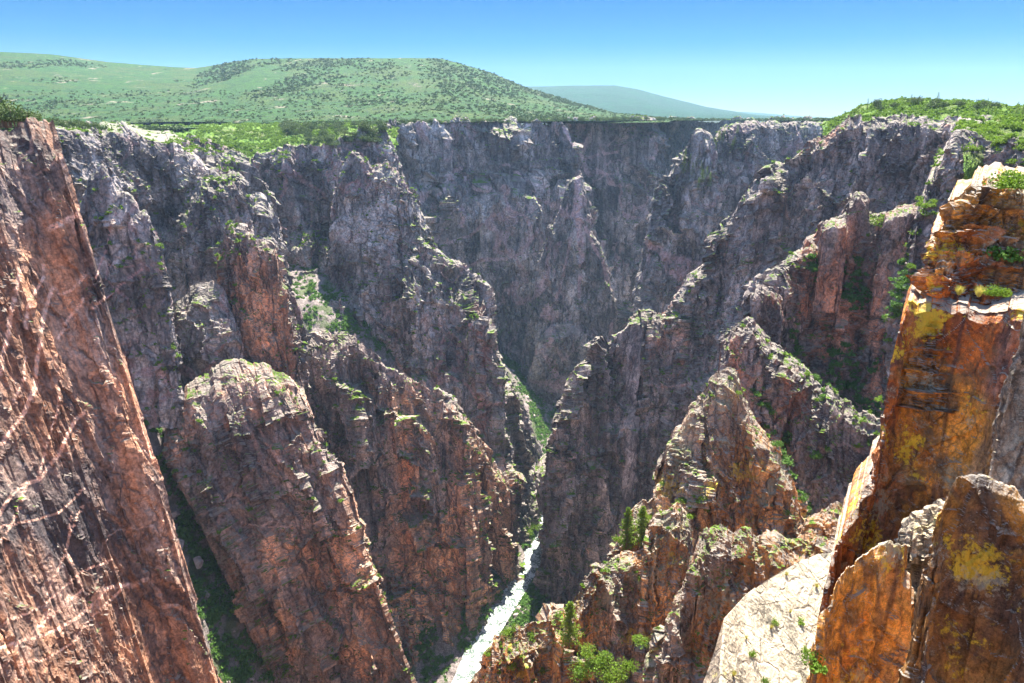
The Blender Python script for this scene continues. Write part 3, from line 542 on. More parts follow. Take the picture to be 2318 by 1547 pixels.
FM('rock_fin', [(1470, 1600, 118), (1500, 1430, 122), (1530, 1370, 124), (1560, 1290, 126), (1580, 1220, 128), (1600, 1190, 129), (1632, 1178, 130), (1660, 1195, 130), (1720, 1208, 130), (1790, 1218, 130), (1850, 1222, 130), (1900, 1225, 128), (1960, 1240, 124), (2050, 1300, 115)], -170, [(0, 0), (3, 5), (15, 9), (70, 24)], 'near', 'dark orange wall with a rubbly level crest behind the bright slab', 'rock fin', S=5, ribs=2.5, ribw=8)
FM('rock_slab', [(1795, 1240, 150), (1830, 1190, 152), (1870, 1145, 154), (1895, 1130, 154), (1920, 1160, 153), (1935, 1120, 154), (1960, 1080, 155), (1985, 1070, 155), (2020, 1110, 152)], -170, [(0, 0), (3, 4), (12, 12), (60, 30)], 'near', 'pale tilted slabs in the saddle left of the big orange face', 'rock', S=5, ribs=2, ribw=8)
FM('rock_slab', [(1560, 1640, 50), (1620, 1470, 54), (1640, 1400, 56), (1690, 1345, 60), (1740, 1310, 63), (1800, 1275, 66), (1850, 1255, 68), (1890, 1250, 69), (1925, 1290, 66), (1950, 1400, 60), (1950, 1500, 54)], -75, [(0, 0), (10, 22), (20, 30), (50, 40)], 'slab', 'bright sunlit sloping slab with grass tufts', 'rock slab', jag=0, S=3.0, ribs=.5, ribw=9, amp=.22, soft=3, blocks=.35, crack=.5, aniso=1.0)
FM('rock_wall', [(1878, 1330, 40), (1880, 1240, 41), (1890, 1210, 41.5), (1930, 1165, 42), (1975, 1110, 43), (1985, 1050, 44), (1988, 990, 44), (2000, 930, 45), (2020, 870, 45.5), (2035, 790, 46), (2042, 735, 46), (2060, 690, 46.5), (2090, 676, 47), (2130, 672, 47), (2180, 680, 46), (2230, 690, 45), (2330, 700, 42), (2600, 720, 38)], -56, [(0, 0), (.6, .6), (12, 2.5), (50, 9)], 'fore', 'large flat orange rock face stained black and yellow', 'rock face', S=4.5, ribs=.5, ribw=7, amp=.4, soft=1.5, aniso=1.8, blocks=.8, crack=.8, jag=.5, back=('flat', 7, .05))
FM('canyon_wall', [(-700, 330, 170), (-300, 305, 230), (-60, 292, 270), (40, 289, 285), (108, 288, 295), (116, 300, 295), (120, 330, 294), (134, 350, 294), (150, 400, 292), (165, 450, 290), (183, 540, 288), (198, 600, 285), (208, 680, 283), (212, 740, 282), (226, 790, 281), (240, 835, 280), (264, 870, 282), (274, 930, 284), (284, 1000, 286), (302, 1060, 288), (318, 1130, 290), (345, 1215, 292), (385, 1290, 295), (420, 1360, 298), (460, 1450, 303), (500, 1550, 308), (545, 1700, 315)], -400, [(0, 0), (7, 5), (14, 9), (70, 14), (300, 44)], 'left', S=13, amp=.42, soft=1.4, tilt=.28, aniso=5.5, ribs=2.3, ribw=32, back=('b', .55), shift=.12, jag=3.2)
FM('stacked_rock', [(2092, 720, 50), (2098, 640, 50), (2105, 580, 50.5), (2120, 545, 51), (2148, 530, 51), (2152, 470, 51.5), (2160, 455, 51.5), (2195, 452, 51.5), (2205, 425, 52), (2240, 416, 52), (2330, 424, 51), (2600, 420, 48)], -20, [(0, 0), (.5, 1), (3, 2), (5, 4), (14, 7)], 'fore', 'stacked orange ledges of cracked rock at the right edge', 'rock outcrop', S=2.6, ribs=.5, ribw=3, aniso=.45, ledges=1.2, ledgeh=1.9, back=('flat', 10, .08))
FM('rock_pillar', [(1830, 1640, 27), (1845, 1500, 28), (1870, 1400, 29), (1900, 1330, 30), (1935, 1270, 31), (1980, 1240, 31.5), (2025, 1224, 32), (2050, 1232, 32), (2056, 1300, 31.5), (2062, 1400, 31), (2085, 1500, 30), (2110, 1640, 29)], -42, [(0, 0), (.6, .4), (12, 2.3), (30, 7)], 'fore', 'orange pillar with a pale chamfered top at the bottom right', 'rock pillar', S=2.6, ribs=.45, ribw=3.2, amp=.5, soft=1.2, blocks=.9, crack=.9, jag=.35)
FM('rock_slab', [(2030, 1640, 33), (2040, 1400, 35), (2052, 1280, 36), (2080, 1160, 38), (2120, 1130, 38), (2200, 1150, 36), (2300, 1200, 34), (2400, 1300, 33)], -42, [(0, 0), (3, 1), (12, 6), (20, 9)], 'slab', 'grey pink sloping rock in the cleft beside the lichened pillar', 'rock slab', S=2.6, ribs=.3, ribw=3)
FM('rock_pillar', [(2060, 1660, 17), (2085, 1520, 18), (2092, 1430, 18.5), (2110, 1380, 19), (2130, 1270, 19.5), (2138, 1180, 20), (2150, 1130, 20), (2170, 1095, 20.2), (2200, 1088, 20.3), (2240, 1092, 20.3), (2280, 1115, 20), (2330, 1150, 19.5), (2450, 1200, 18)], -30, [(0, 0), (.3, .18), (6, 1.0), (20, 4)], 'fore', 'nearest pillar with large yellow lichen patches at the right', 'rock pillar', S=1.8, ribs=.3, ribw=2.2, amp=.5, soft=1.2, blocks=.9, crack=.9, jag=.22)
FM('rock_wall', [(2300, 1130, 33), (2306, 1040, 33), (2312, 960, 33), (2322, 900, 33), (2318, 800, 33), (2322, 720, 33), (2340, 690, 33), (2440, 690, 31)], -30, [(0, 0), (.4, .9), (6, 1.6), (20, 4)], 'slab', 'jointed pale grey rock at the extreme right edge', 'rock', S=1.6, amp=.5, ribs=.15, ribw=2)

FM('rock_spire', [(1915, 540, 408), (1918, 500, 410), (1926, 458, 410), (1941, 438, 410), (1957, 450, 410), (1964, 490, 410), (1950, 540, 408)], -110, [(0, 0), (3, 4), (40, 10)], 'right', 'leaning blocky needle standing on the dark needle ridge', 'rock spire', S=5, amp=.7, ribs=1.2, ribw=7)
FM('rock_spire', [(1566, 400, 1085), (1574, 300, 1090), (1590, 293, 1090), (1608, 297, 1090), (1614, 400, 1085)], -160, [(0, 0), (3, 6), (60, 14)], 'far', 'square topped tower left of the wooded notch on the far right bank', 'rock spire', S=9, amp=.6, ribs=4, ribw=18)
FM('rock_block', [(1868, 580, 396), (1864, 510, 398), (1885, 497, 398), (1912, 492, 398), (1918, 520, 398), (1912, 580, 396)], -110, [(0, 0), (4, 8), (40, 14)], 'right', 'flat topped block left of the leaning needle', 'rock', S=6, amp=.6, ribs=1.5, ribw=9)
FM('rock_block', [(2000, 560, 392), (2004, 488, 394), (2035, 470, 394), (2070, 466, 394), (2090, 480, 394), (2096, 560, 392)], -110, [(0, 0), (4, 8), (40, 14)], 'right', 'pale topped block right of the leaning needle', 'rock', S=6, amp=.6, ribs=1.5, ribw=9)
# green slopes above the walls
FM('scrub_slope', [(300, 290, 1200), (400, 289, 1230), (480, 287, 1240), (600, 284, 1250), (720, 281, 1250), (860, 281, 1270), (900, 292, 1270)], -150, [(0, 0), (16, 130), (50, 250), (90, 262)], 'scrub', S=9, amp=.7, ribs=3, ribw=60, back=('flat', 300, .0), aniso=1)
FM('rim_hill', [(1860, 286, 800), (1900, 268, 780), (1950, 241, 750), (2000, 231, 735), (2060, 226, 720), (2140, 229, 700), (2200, 233, 680), (2318, 244, 640), (2600, 250, 600)], -120, [(0, 0), (20, 105), (32, 125), (90, 140)], 'scrub', S=6, amp=.7, ribs=1.5, ribw=30, back=('flat', 500, -.05), aniso=1)
FM('scrub_slope', [(2170, 296, 370), (2215, 280, 385), (2260, 272, 395), (2330, 268, 395), (2600, 262, 395)], -60, [(0, 0), (10, 50), (16, 60), (60, 66)], 'scrub', S=4, amp=.6, ribs=.8, ribw=20, back=('flat', 200, -.02), aniso=1)

# ------------------------------------------------------------------ vegetation and boulders
def leaves(cen, nrm_jit, size, n, r, seed):
    g = np.random.default_rng(seed); a = g.normal(size=(n, 3)); b = g.normal(size=(n, 3))
    a /= np.linalg.norm(a, axis=1, keepdims=True); b = np.cross(a, b); b /= np.linalg.norm(b, axis=1, keepdims=True)
    sz = size*(.6+.8*g.random((n, 1)))
    V = np.stack([cen-a*sz, cen-b*sz*.6, cen+a*sz, cen+b*sz*.6], 1).reshape(-1, 3)
    return V, np.arange(n*4).reshape(n, 4)
def crown_pts(n, seed, lumps=7, flat=.8):
    g = np.random.default_rng(seed)
    lc = g.normal(size=(lumps, 3)); lc /= np.linalg.norm(lc, axis=1, keepdims=True); lc *= .5*g.random((lumps, 1))**.4; lc[:, 2] = np.abs(lc[:, 2])*.9
    k = g.integers(0, lumps, n); d = g.normal(size=(n, 3)); d /= np.linalg.norm(d, axis=1, keepdims=True)
    p = lc[k]+d*(.30+.20*g.random((n, 1)))*(.6+.6*(k[:, None] % 3)/2)
    p[:, 2] = np.abs(p[:, 2]*flat); return p
def shrub_geo(n, size, seed): return leaves(crown_pts(n, seed), 0, size, n, 1, seed)
def tube(p0, p1, r0, r1, k=6):
    p0, p1 = np.array(p0, float), np.array(p1, float); d = p1-p0; d /= np.linalg.norm(d)
    u = np.cross(d, [0.3, .9, .1]); u /= np.linalg.norm(u); v = np.cross(d, u); a = np.linspace(0, 2*np.pi, k, endpoint=False)
    c = np.cos(a)[:, None]*u+np.sin(a)[:, None]*v
    V = np.concatenate([p0+c*r0, p1+c*r1]); Fq = np.array([[i, (i+1) % k, k+(i+1) % k, k+i] for i in range(k)]); return V, Fq
def joinq(parts):
    V = []; Fq = []; o = 0
    for v, f in parts: V.append(v); Fq.append(f+o); o += len(v)
    return np.concatenate(V), np.concatenate(Fq)
def fir_geo(layers, per, nl, seed):
    """unit height fir: whorls of drooping boughs carrying needles"""
    g = np.random.default_rng(seed); cen = []; tubes = [tube((0, 0, 0), (0, 0, .97), .018, .003)]
    for i in range(layers):
        h = .10+.88*(i/layers)**.92; Rr = .24*(1-h)**.75*(.75+.5*g.random())+.012
        for j in range(per):
            a = g.random()*6.28; L = Rr*(.6+.55*g.random()); t = g.random(nl)**.7
            dr = -.25*L*t**1.5 + .06*L*t
            x = np.cos(a)*L*t+g.normal(size=nl)*.010; y = np.sin(a)*L*t+g.normal(size=nl)*.010; z = h+dr+g.normal(size=nl)*.006
            cen.append(np.stack([x, y, z], 1))
            if L > .08: tubes.append(tube((0, 0, h), (np.cos(a)*L*.8, np.sin(a)*L*.8, h-.15*L), .004, .001, 3))
    cen = np.concatenate(cen); V, Fq = leaves(cen, 0, .015, len(cen), 1, seed)
    return (V, Fq), joinq(tubes)
PROTO = {}
def proto_mesh(name, V, Fq, mat, smooth=False):
    o = mesh_np(name, V, Fq, mat, smooth); C.objects.unlink(o); return o
def make_plant(kind, seed):
    key = (kind, seed)
    if key in PROTO: return PROTO[key]
    if kind == 'fir':
        (V, Fq), (TV, TF) = fir_geo(26, 10, 13, seed)
        PROTO[key] = [('crown', proto_mesh('crown', V, Fq, M['fir'])), ('trunk', proto_mesh('trunk', TV, TF, M['bark']))]
    elif kind == 'smallfir':
        (V, Fq), (TV, TF) = fir_geo(14, 8, 7, seed); V = V.copy()
        PROTO[key] = [('crown', proto_mesh('crown', V, Fq, M['fir'])), ('trunk', proto_mesh('trunk', TV, TF, M['bark']))]
    elif kind in ('juniper', 'oak'):
        p = crown_pts(900, seed, 9, .9); p[:, 2] = p[:, 2]*.95+.28
        V, Fq = leaves(p, 0, .055, len(p), 1, seed)
        g = np.random.default_rng(seed); tb = [tube((0, 0, -.1), (0.03, 0, .4), .05, .035)]
        for j in range(5):
            a = g.random()*6.28; tb.append(tube((.03, 0, .25+.05*j), (np.cos(a)*.4, np.sin(a)*.4, .6+.1*j), .025, .008, 5))
        TV, TF = joinq(tb)
        PROTO[key] = [('crown', proto_mesh('crown', V, Fq, M['juniper' if kind == 'juniper' else 'shrub'])), ('trunk', proto_mesh('trunk', TV, TF, M['bark']))]
    else:
        n, sz, m = {'shrub': (420, .085, 'shrub'), 'darkshrub': (420, .085, 'darkshrub'), 'nearshrub': (1800, .045, 'shrub'), 'tuft': (260, .10, 'grass')}[kind]
        V, Fq = shrub_geo(n, sz, seed)
        if kind == 'tuft':
            g = np.random.default_rng(seed); n = 220; a = g.random(n)*6.28; l = .5+.5*g.random(n); t = .1+.45*g.random(n)
            b = np.stack([np.cos(a)*.12, np.sin(a)*.12, 0*a], 1); e_ = np.stack([np.cos(a)*t, np.sin(a)*t, l], 1); sd_ = np.stack([-np.sin(a), np.cos(a), 0*a], 1)*.022
            V = np.stack([b-sd_, b+sd_, e_+sd_*.3, e_-sd_*.3], 1).reshape(-1, 3); Fq = np.arange(n*4).reshape(n, 4)
        PROTO[key] = [(None, proto_mesh('shrub', V, Fq, M[m]))]
    return PROTO[key]
def plant(kind, name, pos, h, label, cat, group, seed=None, lean=0.):
    seed = random.randrange(4) if seed is None else seed
    pr = make_plant(kind, seed); rz = random.random()*6.28; sx = h*random.uniform(.85, 1.15)
    if pr[0][0] is None:
        o = pr[0][1].copy(); o.name = name; C.objects.link(o); root = o
    else:
        root = bpy.data.objects.new(name, None); C.objects.link(root)
        for nm, q in pr:
            c = q.copy(); c.name = nm; C.objects.link(c); c.parent = root
    root.location = pos; root.rotation_euler = (lean, lean*.5, rz); root.scale = (sx, sx, h)
    return tag(root, label, cat, group)

# coarse depth buffer of everything built so far, to seat things and to know what is in view
bpy.context.view_layer.update()
BW, BH = 580, 387
DB = np.full((BH, BW), 1e9); DW = np.zeros((BH, BW, 3))
ALLP = [g[0][::1, ::1].reshape(-1, 3) for g in FORM.values()]+[FLOOR.reshape(-1, 3), PLAIN.reshape(-1, 3)]
for p in ALLP:
    u, v, d = proj(p); ok = (d > 1) & (u > 0) & (u < 2318) & (v > 0) & (v < 1547); u, v, d, p = u[ok], v[ok], d[ok], p[ok]
    ui = (u/4).astype(int).clip(0, BW-1); vi = (v/4).astype(int).clip(0, BH-1)
    o_ = np.argsort(-d); ui, vi, d, p = ui[o_], vi[o_], d[o_], p[o_]
    m = d < DB[vi, ui]; DB[vi[m], ui[m]] = d[m]; DW[vi[m], ui[m]] = p[m]
def seen(p, tol=.02):
    u, v, d = proj(p); ok = (d > 1) & (u > 0) & (u < 2318) & (v > 0) & (v < 1547)
    ui = (np.clip(u, 0, 2317)/4).astype(int).clip(0, BW-1); vi = (np.clip(v, 0, 1546)/4).astype(int).clip(0, BH-1)
    return ok & (d < DB[vi, ui]*(1+tol)+1.5)
def ground_at(u, v):
    return DW[min(BH-1, int(v/4)), min(BW-1, int(u/4))].copy()

HOST = {'canyon_wall.001': 'the far notch wall', 'canyon_wall.002': 'the farthest dark wall', 'canyon_wall.003': 'the long far wall', 'canyon_wall.004': 'the left wall behind the orange cliff', 'canyon_wall.005': 'the wall behind the green capped dome', 'canyon_wall.006': 'the wall under the wooded plateau edge', 'canyon_wall.007': 'the great right bank wall', 'canyon_wall.008': 'the rim wall above the needle ridge', 'canyon_wall.009': 'the orange streaked left cliff',
 'rock_ridge': 'the long central ridge', 'rock_ridge.001': 'the rusty central ridge', 'rock_ridge.002': 'the dark needle ridge', 'rock_ridge.003': 'the grey ridge nose', 'rock_ridge.004': 'the orange pyramid ridge', 'rock_ridge.005': 'the brown jointed ridge',
 'rock_dome': 'the green capped grey dome', 'rock_dome.001': 'the broad pinkish dome', 'rock_dome.002': 'the lower rounded shoulder', 'rock_dome.003': 'the reddish buttress toe', 'rock_tower': 'the smooth grey tower', 'rock_tower.001': 'the blocky ledgy tower', 'rock_pillar': 'the twin topped pink pillar',
 'rock_fin': 'the pink streaked fin', 'rock_fin.001': 'the tall grey fin by the notch', 'rock_fin.002': 'the rubbly dark orange wall', 'scrub_slope': 'the green slope in the middle distance', 'scrub_slope.001': 'the green slope at the right rim', 'rim_hill': 'the green hill at the upper right'}
POOL = []      # (screen size, kind, pos, size, label, group)
def scatter(gridname, n, size, kind, label, group, nz=(.5, 1.1), gate=None, nscale=20., thr=0., rowcut=None, zr=None):
    G = FLOOR if gridname == 'floor' else FORM[gridname][0]
    N = grid_normals(G)
    if np.mean(N[..., 2]) < 0: N = -N
    k = (N[..., 2] > nz[0]) & (N[..., 2] < nz[1]); P3 = G.reshape(-1, 3)
    k = np.flatnonzero(k.ravel()); k = k[seen(P3[k], .03)]
    if gate and len(k): u, v, d = proj(P3[k]); k = k[gate(u, v)]
    if len(k) < 5: return
    e1 = np.gradient(G, axis=0); e2 = np.gradient(G, axis=1); ar = np.linalg.norm(np.cross(e1, e2), axis=2).ravel()[k]
    k = k[fbm(P3[k]/nscale+11, 3) > thr] if thr > -1 else k
    if len(k) < 5: return
    ar = np.linalg.norm(np.cross(e1, e2), axis=2).ravel()[k]; tot = ar.sum()/(size*size*.45)
    n = int(min(n, max(3, tot), len(k))); p = P3[rng.choice(k, n, replace=False, p=ar/ar.sum())]
    label = label.replace('@', HOST.get(gridname, 'the rock'))
    for q in p:
        s_ = size*random.uniform(.5, 1.25)
        POOL.append((s_/np.linalg.norm(q), kind, q, s_, label, group.replace('@', HOST.get(gridname, 'the rock'))))
def names(nm): return [k for k in FORM if k.split('.')[0] == nm]

# trees in view that stand out, each placed by hand on the ground beneath it
def fir_at(u, v, hpx, label, group=None, kind='fir', Y=None, seed=None):
    p = P(u, v, Y) if Y else ground_at(u, v); h = hpx/F*np.linalg.norm(p)*1.03
    return plant(kind, 'fir_tree', (p[0], p[1], p[2]-.3), h, label, 'tree', group, seed)
fir_at(1416, 1238, 100, 'tall sunlit fir, left of the two on the brown jointed ridge')
fir_at(1448, 1232, 95, 'tall sunlit fir, right of the two on the brown jointed ridge', seed=2)
fir_at(1288, 1462, 112, 'full dark green fir standing alone in front of the brown jointed ridge', Y=192, seed=1)
fg = [(1545, 392), (1556, 388), (1566, 396), (1575, 380), (1584, 392), (1596, 400), (1560, 372), (1548, 362), (1590, 415), (1572, 408), (1536, 398), (1606, 420), (1528, 410), (1580, 430)]
for (u, v) in fg: fir_at(u, v, random.uniform(22, 36), 'dark fir on the stepped shoulder left of the notch tower', 'firs on the shoulder of the tall grey fin', 'smallfir')
for k in range(10): fir_at(random.uniform(1612, 1700), random.uniform(300, 365), random.uniform(15, 24), 'dark fir on the ledges right of the notch tower', 'firs right of the notch tower', 'smallfir')
for k in range(26):
    u = random.uniform(1935, 2318); v = np.interp(u, [1935, 1960, 2060, 2318], [262, 246, 234, 250])+random.uniform(-2, 14)
    p = ground_at(u, v) if DB[int(v/4), int(u/4)] < 1e8 else np.array(P(u, v, 700))
    if k % 3 == 0: plant('smallfir', 'fir_tree', p, random.uniform(9, 13), 'small dark fir on the green hill at the upper right', 'tree', 'firs on the green hill at the upper right')
    else: plant('juniper', 'juniper_tree', p, random.uniform(5, 8), 'dark round juniper on the green hill at the upper right', 'tree', 'junipers on the green hill at the upper right')
for k in range(42):
    u = -20+240*random.random()**1.3; v = np.interp(u, [0, 120, 220], [282, 290, 296])-random.uniform(0, 8)
    Y = 300 if u < 112 else 640
    p = P(u, np.interp(u, [0, 110, 230], [284, 288, 292]), Y+random.uniform(5, 60)); hp = np.interp(u, [0, 60, 220], [46, 26, 13])*random.uniform(.7, 1.15)
    plant('juniper', 'juniper_tree', p, hp/F*np.linalg.norm(p), 'olive green juniper on the rim above the orange streaked cliff', 'tree', 'junipers on the rim at the far left')
for k in range(75):
    u = random.uniform(640, 870); v = random.uniform(286, 285+np.interp(u, [640, 720, 840, 870], [10, 50, 55, 25]))
    p = ground_at(u, v)
    if p[1] < 500: continue
    plant('juniper', 'juniper_tree', p, random.uniform(8, 13), 'dark juniper in the wood on the plateau edge above the blocky tower', 'tree', 'junipers on the wooded plateau edge')
for k in range(150):
    u = random.uniform(880, 1860)+random.gauss(0, 12); Y = float(np.interp(u, [r[0] for r in rim], [r[2] for r in rim]))+random.uniform(2, 40)
    p = P(u, np.interp(u, [r[0] for r in rim], [r[1] for r in rim])+1.5, Y)
    plant('juniper', 'juniper_tree', p, random.uniform(5, 11), 'small dark juniper on the far rim of the gorge', 'tree', 'junipers along the far rim')
p = P(2300, 425, 50); plant('nearshrub', 'shrub', p, 2.2, 'yellow green bush on top of the stacked orange ledges', 'bush', None, 1)
p = P(2258, 668, 44); plant('nearshrub', 'shrub', p, 1.1, 'small bright bush on the dry grass shelf above the big orange face', 'bush', None, 2)
p = P(2170, 668, 46); plant('tuft', 'grass_tuft', p, .7, 'yellow grass tuft at the left end of the dry shelf', 'grass', None, 1)
p = P(2215, 672, 45); plant('tuft', 'grass_tuft', p, .8, 'yellow grass tuft next to the bush on the dry shelf', 'grass', None, 2)
p = P(2265, 585, 48); plant('darkshrub', 'shrub', p, 1.6, 'dark leafy bush in the recess of the stacked orange ledges', 'bush', None, 1)
p = P(2003, 510, 405); plant('nearshrub', 'shrub', p, 13, 'large pale green bush on the dark needle ridge', 'bush', None, 3)
for (u, v, s_) in [(1345, 1500, 26), (1310, 1520, 20), (1390, 1530, 24), (1370, 1480, 16), (1420, 1500, 18), (1330, 1465, 14), (1450, 1440, 14)]:
    p = P(u, v, 165); plant('oak', 'oak_tree', (p[0], p[1], p[2]-3), s_/4.2, '%s bright tree in the hollow at the bottom edge, %s' % ('larger' if s_ > 19 else 'smaller', {1345: 'in the middle', 1310: 'lowest on the left', 1390: 'lowest on the right', 1370: 'upper middle', 1420: 'right of the middle', 1330: 'nearest the lone fir', 1450: 'farthest up the hollow'}[u]), 'tree', 'bright trees in the hollow at the bottom')
for k in range(16):
    u = random.uniform(1172, 1225); v = random.uniform(1115, 1220); p = PZ(u, v, -513)
    if 1: plant('oak', 'oak_tree', p, random.uniform(8, 14), 'bright green tree on the sunlit bank beside the white river', 'tree', 'bright trees on the river bank')
for (u, v, s_) in [(1755, 1410, .8), (1812, 1404, .8), (1700, 1480, .7), (1745, 1420, .5), (1790, 1385, .45), (1840, 1500, .9), (1820, 1470, .7), (1660, 1530, .6), (1780, 1300, .5), (1850, 1330, .5), (1730, 1540, .7), (1690, 1445, .4)]:
    p = ground_at(u, v); plant('tuft' if s_ < .65 else 'shrub', 'grass_tuft' if s_ < .65 else 'shrub', p, s_, 'small plant growing in the bright sloping slab' if s_ < .65 else 'green cushion bush on the bright sloping slab', 'grass' if s_ < .65 else 'bush', 'plants on the bright sloping slab' if s_ < .65 else 'bushes on the bright sloping slab')

for k in range(30):
    t_ = k/29; u = np.interp(t_, [0, .3, .6, 1], [305, 318, 352, 478])+random.uniform(2, 16); v = np.interp(t_, [0, .3, .6, 1], [940, 1090, 1240, 1530])+random.uniform(-8, 8)
    p = ground_at(u, v)
    if 380 < p[1] < 560: plant('oak', 'oak_tree', p, random.uniform(4, 7), 'bright green tree in the gully along the edge of the left cliff', 'tree', 'bright trees along the left gully')
# scattered shrubs
for k in names('canyon_wall')[:-1]: scatter(k, 260, 3.2, 'shrub', 'green shrub on a ledge of @', 'shrubs on the canyon walls, on @', nz=(.62, 1.1), nscale=30, thr=.05)
for k in names('rock_ridge'): scatter(k, 240 if k in ('rock_ridge', 'rock_ridge.001') else 45, 3.4 if k in ('rock_ridge', 'rock_ridge.001') else 2.2, 'shrub', 'green shrub on the crest of @', 'shrubs on the rock ridges, on @', nz=(.55, 1.1), nscale=22, thr=.0)
for k in names('rock_dome')+names('rock_tower')+names('rock_pillar')[:1]: scatter(k, 110, 3.2, 'shrub', 'green shrub on top of @', 'shrubs on the domes and towers, on @', nz=(.6, 1.1), nscale=20, thr=.05)
for k in names('rock_fin'): scatter(k, 120, 2.4, 'shrub', 'green shrub on the edge of @', 'shrubs on the rock fins, on @', nz=(.6, 1.1), nscale=20, thr=.05)
for k in names('scrub_slope'): scatter(k, 2400, 4.2, 'shrub', 'bright oak shrub on @', 'shrubs on the green slopes, on @', nz=(.5, 1.1), nscale=25, thr=-.12)
for k in names('rim_hill'): scatter(k, 1500, 3.2, 'shrub', 'bright oak shrub on the green hill at the upper right', 'shrubs on the green hill', nz=(.5, 1.1), nscale=18, thr=-.2)
gul = lambda u, v: (u < 700) & (v > 800)
scatter('floor', 500, 4.5, 'darkshrub', 'dark shrub on the shaded talus above the central ridge', 'shrubs on the upper talus', nz=(.3, 1.1), nscale=20, thr=-.1, gate=lambda u, v: (v <= 800))
scatter('floor', 4200, 4.8, 'darkshrub', 'dark shrub in the boulder gully beside the orange streaked cliff', 'shrubs in the left gully', nz=(.2, 1.1), nscale=16, thr=-.18, gate=gul)
scatter('floor', 3000, 4.8, 'darkshrub', 'dark shrub on the canyon floor near the river', 'shrubs on the canyon floor', nz=(.3, 1.1), nscale=22, thr=-.1, gate=lambda u, v: u >= 700)
for k in list(FORM):
    if k.split('.')[0] in ('rock_ridge', 'canyon_wall'):
        scatter(k, 900, 3.4, 'darkshrub', 'dark shrub in the shaded gully left of the big orange face', 'shrubs in the shaded right gully', nz=(.22, 1.1), nscale=26, thr=-.05, gate=lambda u, v: (u > 1690) & (u < 2060) & (v > 580) & (v < 1190) & (u > 1700+(v-880)*.45) & ((v > 870) | (u > 1790)))
POOL.sort(key=lambda a: -a[0])
def multi(name, items, kind, label):
    if not items: return
    mats = {'shrub': 'shrub', 'darkshrub': 'darkshrub', 'conif': 'juniper'}
    base = [shrub_geo(34, .26, 100+i) for i in range(5)]; Vs = []; Fs = []; o_ = 0
    for n_, (sc_, kk, q, s_, l, g) in enumerate(items):
        V, Fq = base[n_ % 5]; a = random.random()*6.28; c, s2 = math.cos(a), math.sin(a)
        W = np.stack([V[:, 0]*c-V[:, 1]*s2, V[:, 0]*s2+V[:, 1]*c, V[:, 2]], 1)*s_+q
        Vs.append(W); Fs.append(Fq+o_); o_ += len(W)
    o = mesh_np(name, np.concatenate(Vs), np.concatenate(Fs), M[mats[kind]]); tag(o, label, kind='stuff'); return o
top = {'shrub': 0, 'darkshrub': 0}; rest = {'shrub': [], 'darkshrub': []}
for it in POOL:
    if top[it[1]] < 145:
        top[it[1]] += 1; plant(it[1], 'shrub', tuple(it[2]), it[3], it[4], 'bush', it[5])
    else: rest[it[1]].append(it)
multi('ledge_shrubs', rest['shrub'], 'shrub', 'bright green scrub on ledges and slopes')
multi('gully_shrubs', rest['darkshrub'], 'darkshrub', 'dark scrub in the shaded gullies')
# far woods on plain and mesa
items = []
G, nb_ = FORM['mesa']; Gm = G[nb_:]
def add_far(Gr, n, sz, gate):
    i = rng.integers(0, Gr.shape[0], n); j = rng.integers(0, Gr.shape[1], n); p = Gr[i, j]+rng.normal(size=(n, 3))*np.array([8, 8, 0]); u, v, d = proj(p)
    k = gate(u, v, p) & (u > -50) & (u < 2370) & (v < 300)
    for q in p[k]: items.append((0, 'conif', q-np.array([0, 0, sz*.2]), sz*random.uniform(.6, 1.3), '', ''))
add_far(Gm, 36000, 8, lambda u, v, p: (fbm(p*np.array([1, .4, 1])/240, 4) > .04+.3*rng.random(len(u))) | ((u > 930+60*rng.random(len(u))+(v-150)*.2) & (u < 1180) & (v < 205+25*rng.random(len(u)))) & (rng.random(len(u)) < .8))
add_far(Gm, 16000, 6, lambda u, v, p: (v > 205) & (rng.random(len(u)) < .5))
add_far(PLAIN[:150], 26000, 7, lambda u, v, p: (p[:, 1] < 4500) & (fbm(p/130, 3) > -.05))
multi('distant_woods', items, 'conif', 'dark woods scattered over the green mesa and plain')

# boulders
def boulder_geo(seed, n=18):
    th = np.linspace(0, np.pi, n); ph = np.linspace(0, 2*np.pi, n*2)
    T, H_ = np.meshgrid(th, ph, indexing='ij'); D = np.stack([np.sin(T)*np.cos(H_), np.sin(T)*np.sin(H_), np.cos(T)], -1).reshape(-1, 3)
    g = np.random.default_rng(seed); r = np.full(len(D), 9.)
    for k in range(13):
        q = g.normal(size=3); q /= np.linalg.norm(q); r = np.minimum(r, (.62+.35*g.random())/np.maximum(D@q, .05))
    r = np.minimum(r, 1.25)*(1+.05*fbm(D*2.5+seed, 3)); return D*r[:, None]*.5*np.array([1.2, .95, .8]), grid_faces(n, n*2)
bproto = [proto_mesh('boulder', *boulder_geo(i), M['boulder']) for i in range(6)]
def boulder(pos, s_, label, group=None):
    o = bproto[random.randrange(6)].copy(); o.name = 'boulder'; C.objects.link(o); o.location = pos; o.scale = (s_,)*3
    o.rotation_euler = (random.uniform(-.3, .3), random.uniform(-.3, .3), random.random()*6.28); return tag(o, label, 'boulder', group)
for (u, v, px_, l) in [(292, 918, 40, 'rounded pale boulder at the head of the left gully'), (318, 1048, 40, 'big block at the top of the boulder stack in the gully'), (335, 1078, 34, 'middle block of the boulder stack in the gully'), (338, 1104, 30, 'lowest block of the boulder stack in the gully'), (404, 1240, 28, 'lone boulder lying in the gully shrubs'), (450, 1270, 22, 'smaller boulder below the lone gully boulder')]:
    p = np.array(P(u, v+px_*.3, 436)); boulder(p+np.array([0, 0, px_/F*np.linalg.norm(p)*.25]), px_/F*np.linalg.norm(p), l)
BP = []
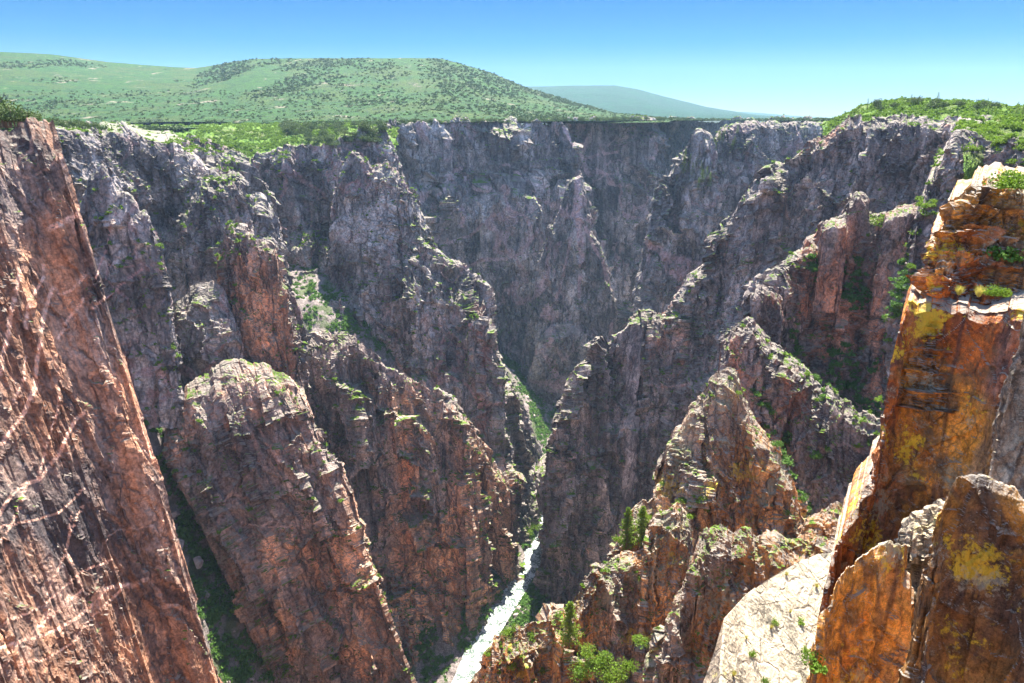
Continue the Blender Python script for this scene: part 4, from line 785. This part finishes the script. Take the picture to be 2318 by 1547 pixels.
def bscatter(n, size, gate, thr=-.2, label='', group=''):
    k = rng.integers(0, FLOOR.shape[0]*FLOOR.shape[1], n*8); p = FLOOR.reshape(-1, 3)[k]; u, v, d = proj(p)
    m = seen(p, .03) & gate(u, v, p) & (fbm(p/14+50, 2) > thr); p = p[m][:n]
    for q in p: s_ = size*(.35+1.2*random.random()**3); BP.append((s_/np.linalg.norm(q), q, s_, label, group))
bscatter(1400, 5, lambda u, v, p: (u < 720) & (v > 830), label='grey boulder among the shrubs of the left gully', group='boulders in the left gully')
bscatter(1100, 5.5, lambda u, v, p: (u >= 720) & (riv_dist(p[:, 0], p[:, 1]) < 70) & (riv_dist(p[:, 0], p[:, 1]) > 7), thr=-.6, label='grey boulder on the river bank', group='boulders on the river bank')
bscatter(700, 5, lambda u, v, p: (u >= 720) & (riv_dist(p[:, 0], p[:, 1]) >= 70), label='grey boulder on the talus at the canyon floor', group='boulders on the talus')
bscatter(110, 3.2, lambda u, v, p: (riv_dist(p[:, 0], p[:, 1]) < 8) & (v > 1090), thr=-2, label='grey boulder standing in the white water of the river', group='boulders in the river')
BP = [(b[0], np.array([b[1][0], b[1][1], max(b[1][2], ZR+.2)]), b[2], b[3], b[4]) for b in BP]
BP.sort(key=lambda a: -a[0])
for b in BP[:200]: boulder(b[1], b[2], b[3], b[4])
Vs = []; Fs = []; o_ = 0; bg_ = [boulder_geo(20+i, 6) for i in range(6)]
for n_, b in enumerate(BP[200:]):
    V, Fq = bg_[n_ % 6]; a = random.random()*6.28; c, s2 = math.cos(a), math.sin(a)
    W = np.stack([V[:, 0]*c-V[:, 1]*s2, V[:, 0]*s2+V[:, 1]*c, V[:, 2]], 1)*b[2]+b[1]; Vs.append(W); Fs.append(Fq+o_); o_ += len(W)
if Vs: tag(mesh_np('rubble', np.concatenate(Vs), np.concatenate(Fs), M['boulder']), 'loose grey rubble on the canyon floor', kind='stuff')
# ------------------------------------------------------------------ haze
V = np.array([[x, y, z] for x in (-12500, 12500) for y in (-400, 11800) for z in (-640, 700)], float)
o = mesh_np('haze', V, np.array([[0, 1, 3, 2], [4, 6, 7, 5], [0, 4, 5, 1], [2, 3, 7, 6], [0, 2, 6, 4], [1, 5, 7, 3]]), None); tag(o, kind='stuff')
hm = bpy.data.materials.new('haze'); hm.use_nodes = True; t_ = hm.node_tree; t_.nodes.remove(t_.nodes['Principled BSDF'])
pv = t_.nodes.new('ShaderNodeVolumePrincipled'); pv.inputs['Density'].default_value = HAZE; pv.inputs['Color'].default_value = (.48, .73, 1, 1); pv.inputs['Anisotropy'].default_value = .2
t_.links.new(pv.outputs[0], t_.nodes['Material Output'].inputs['Volume']); o.data.materials.append(hm)
#@@END
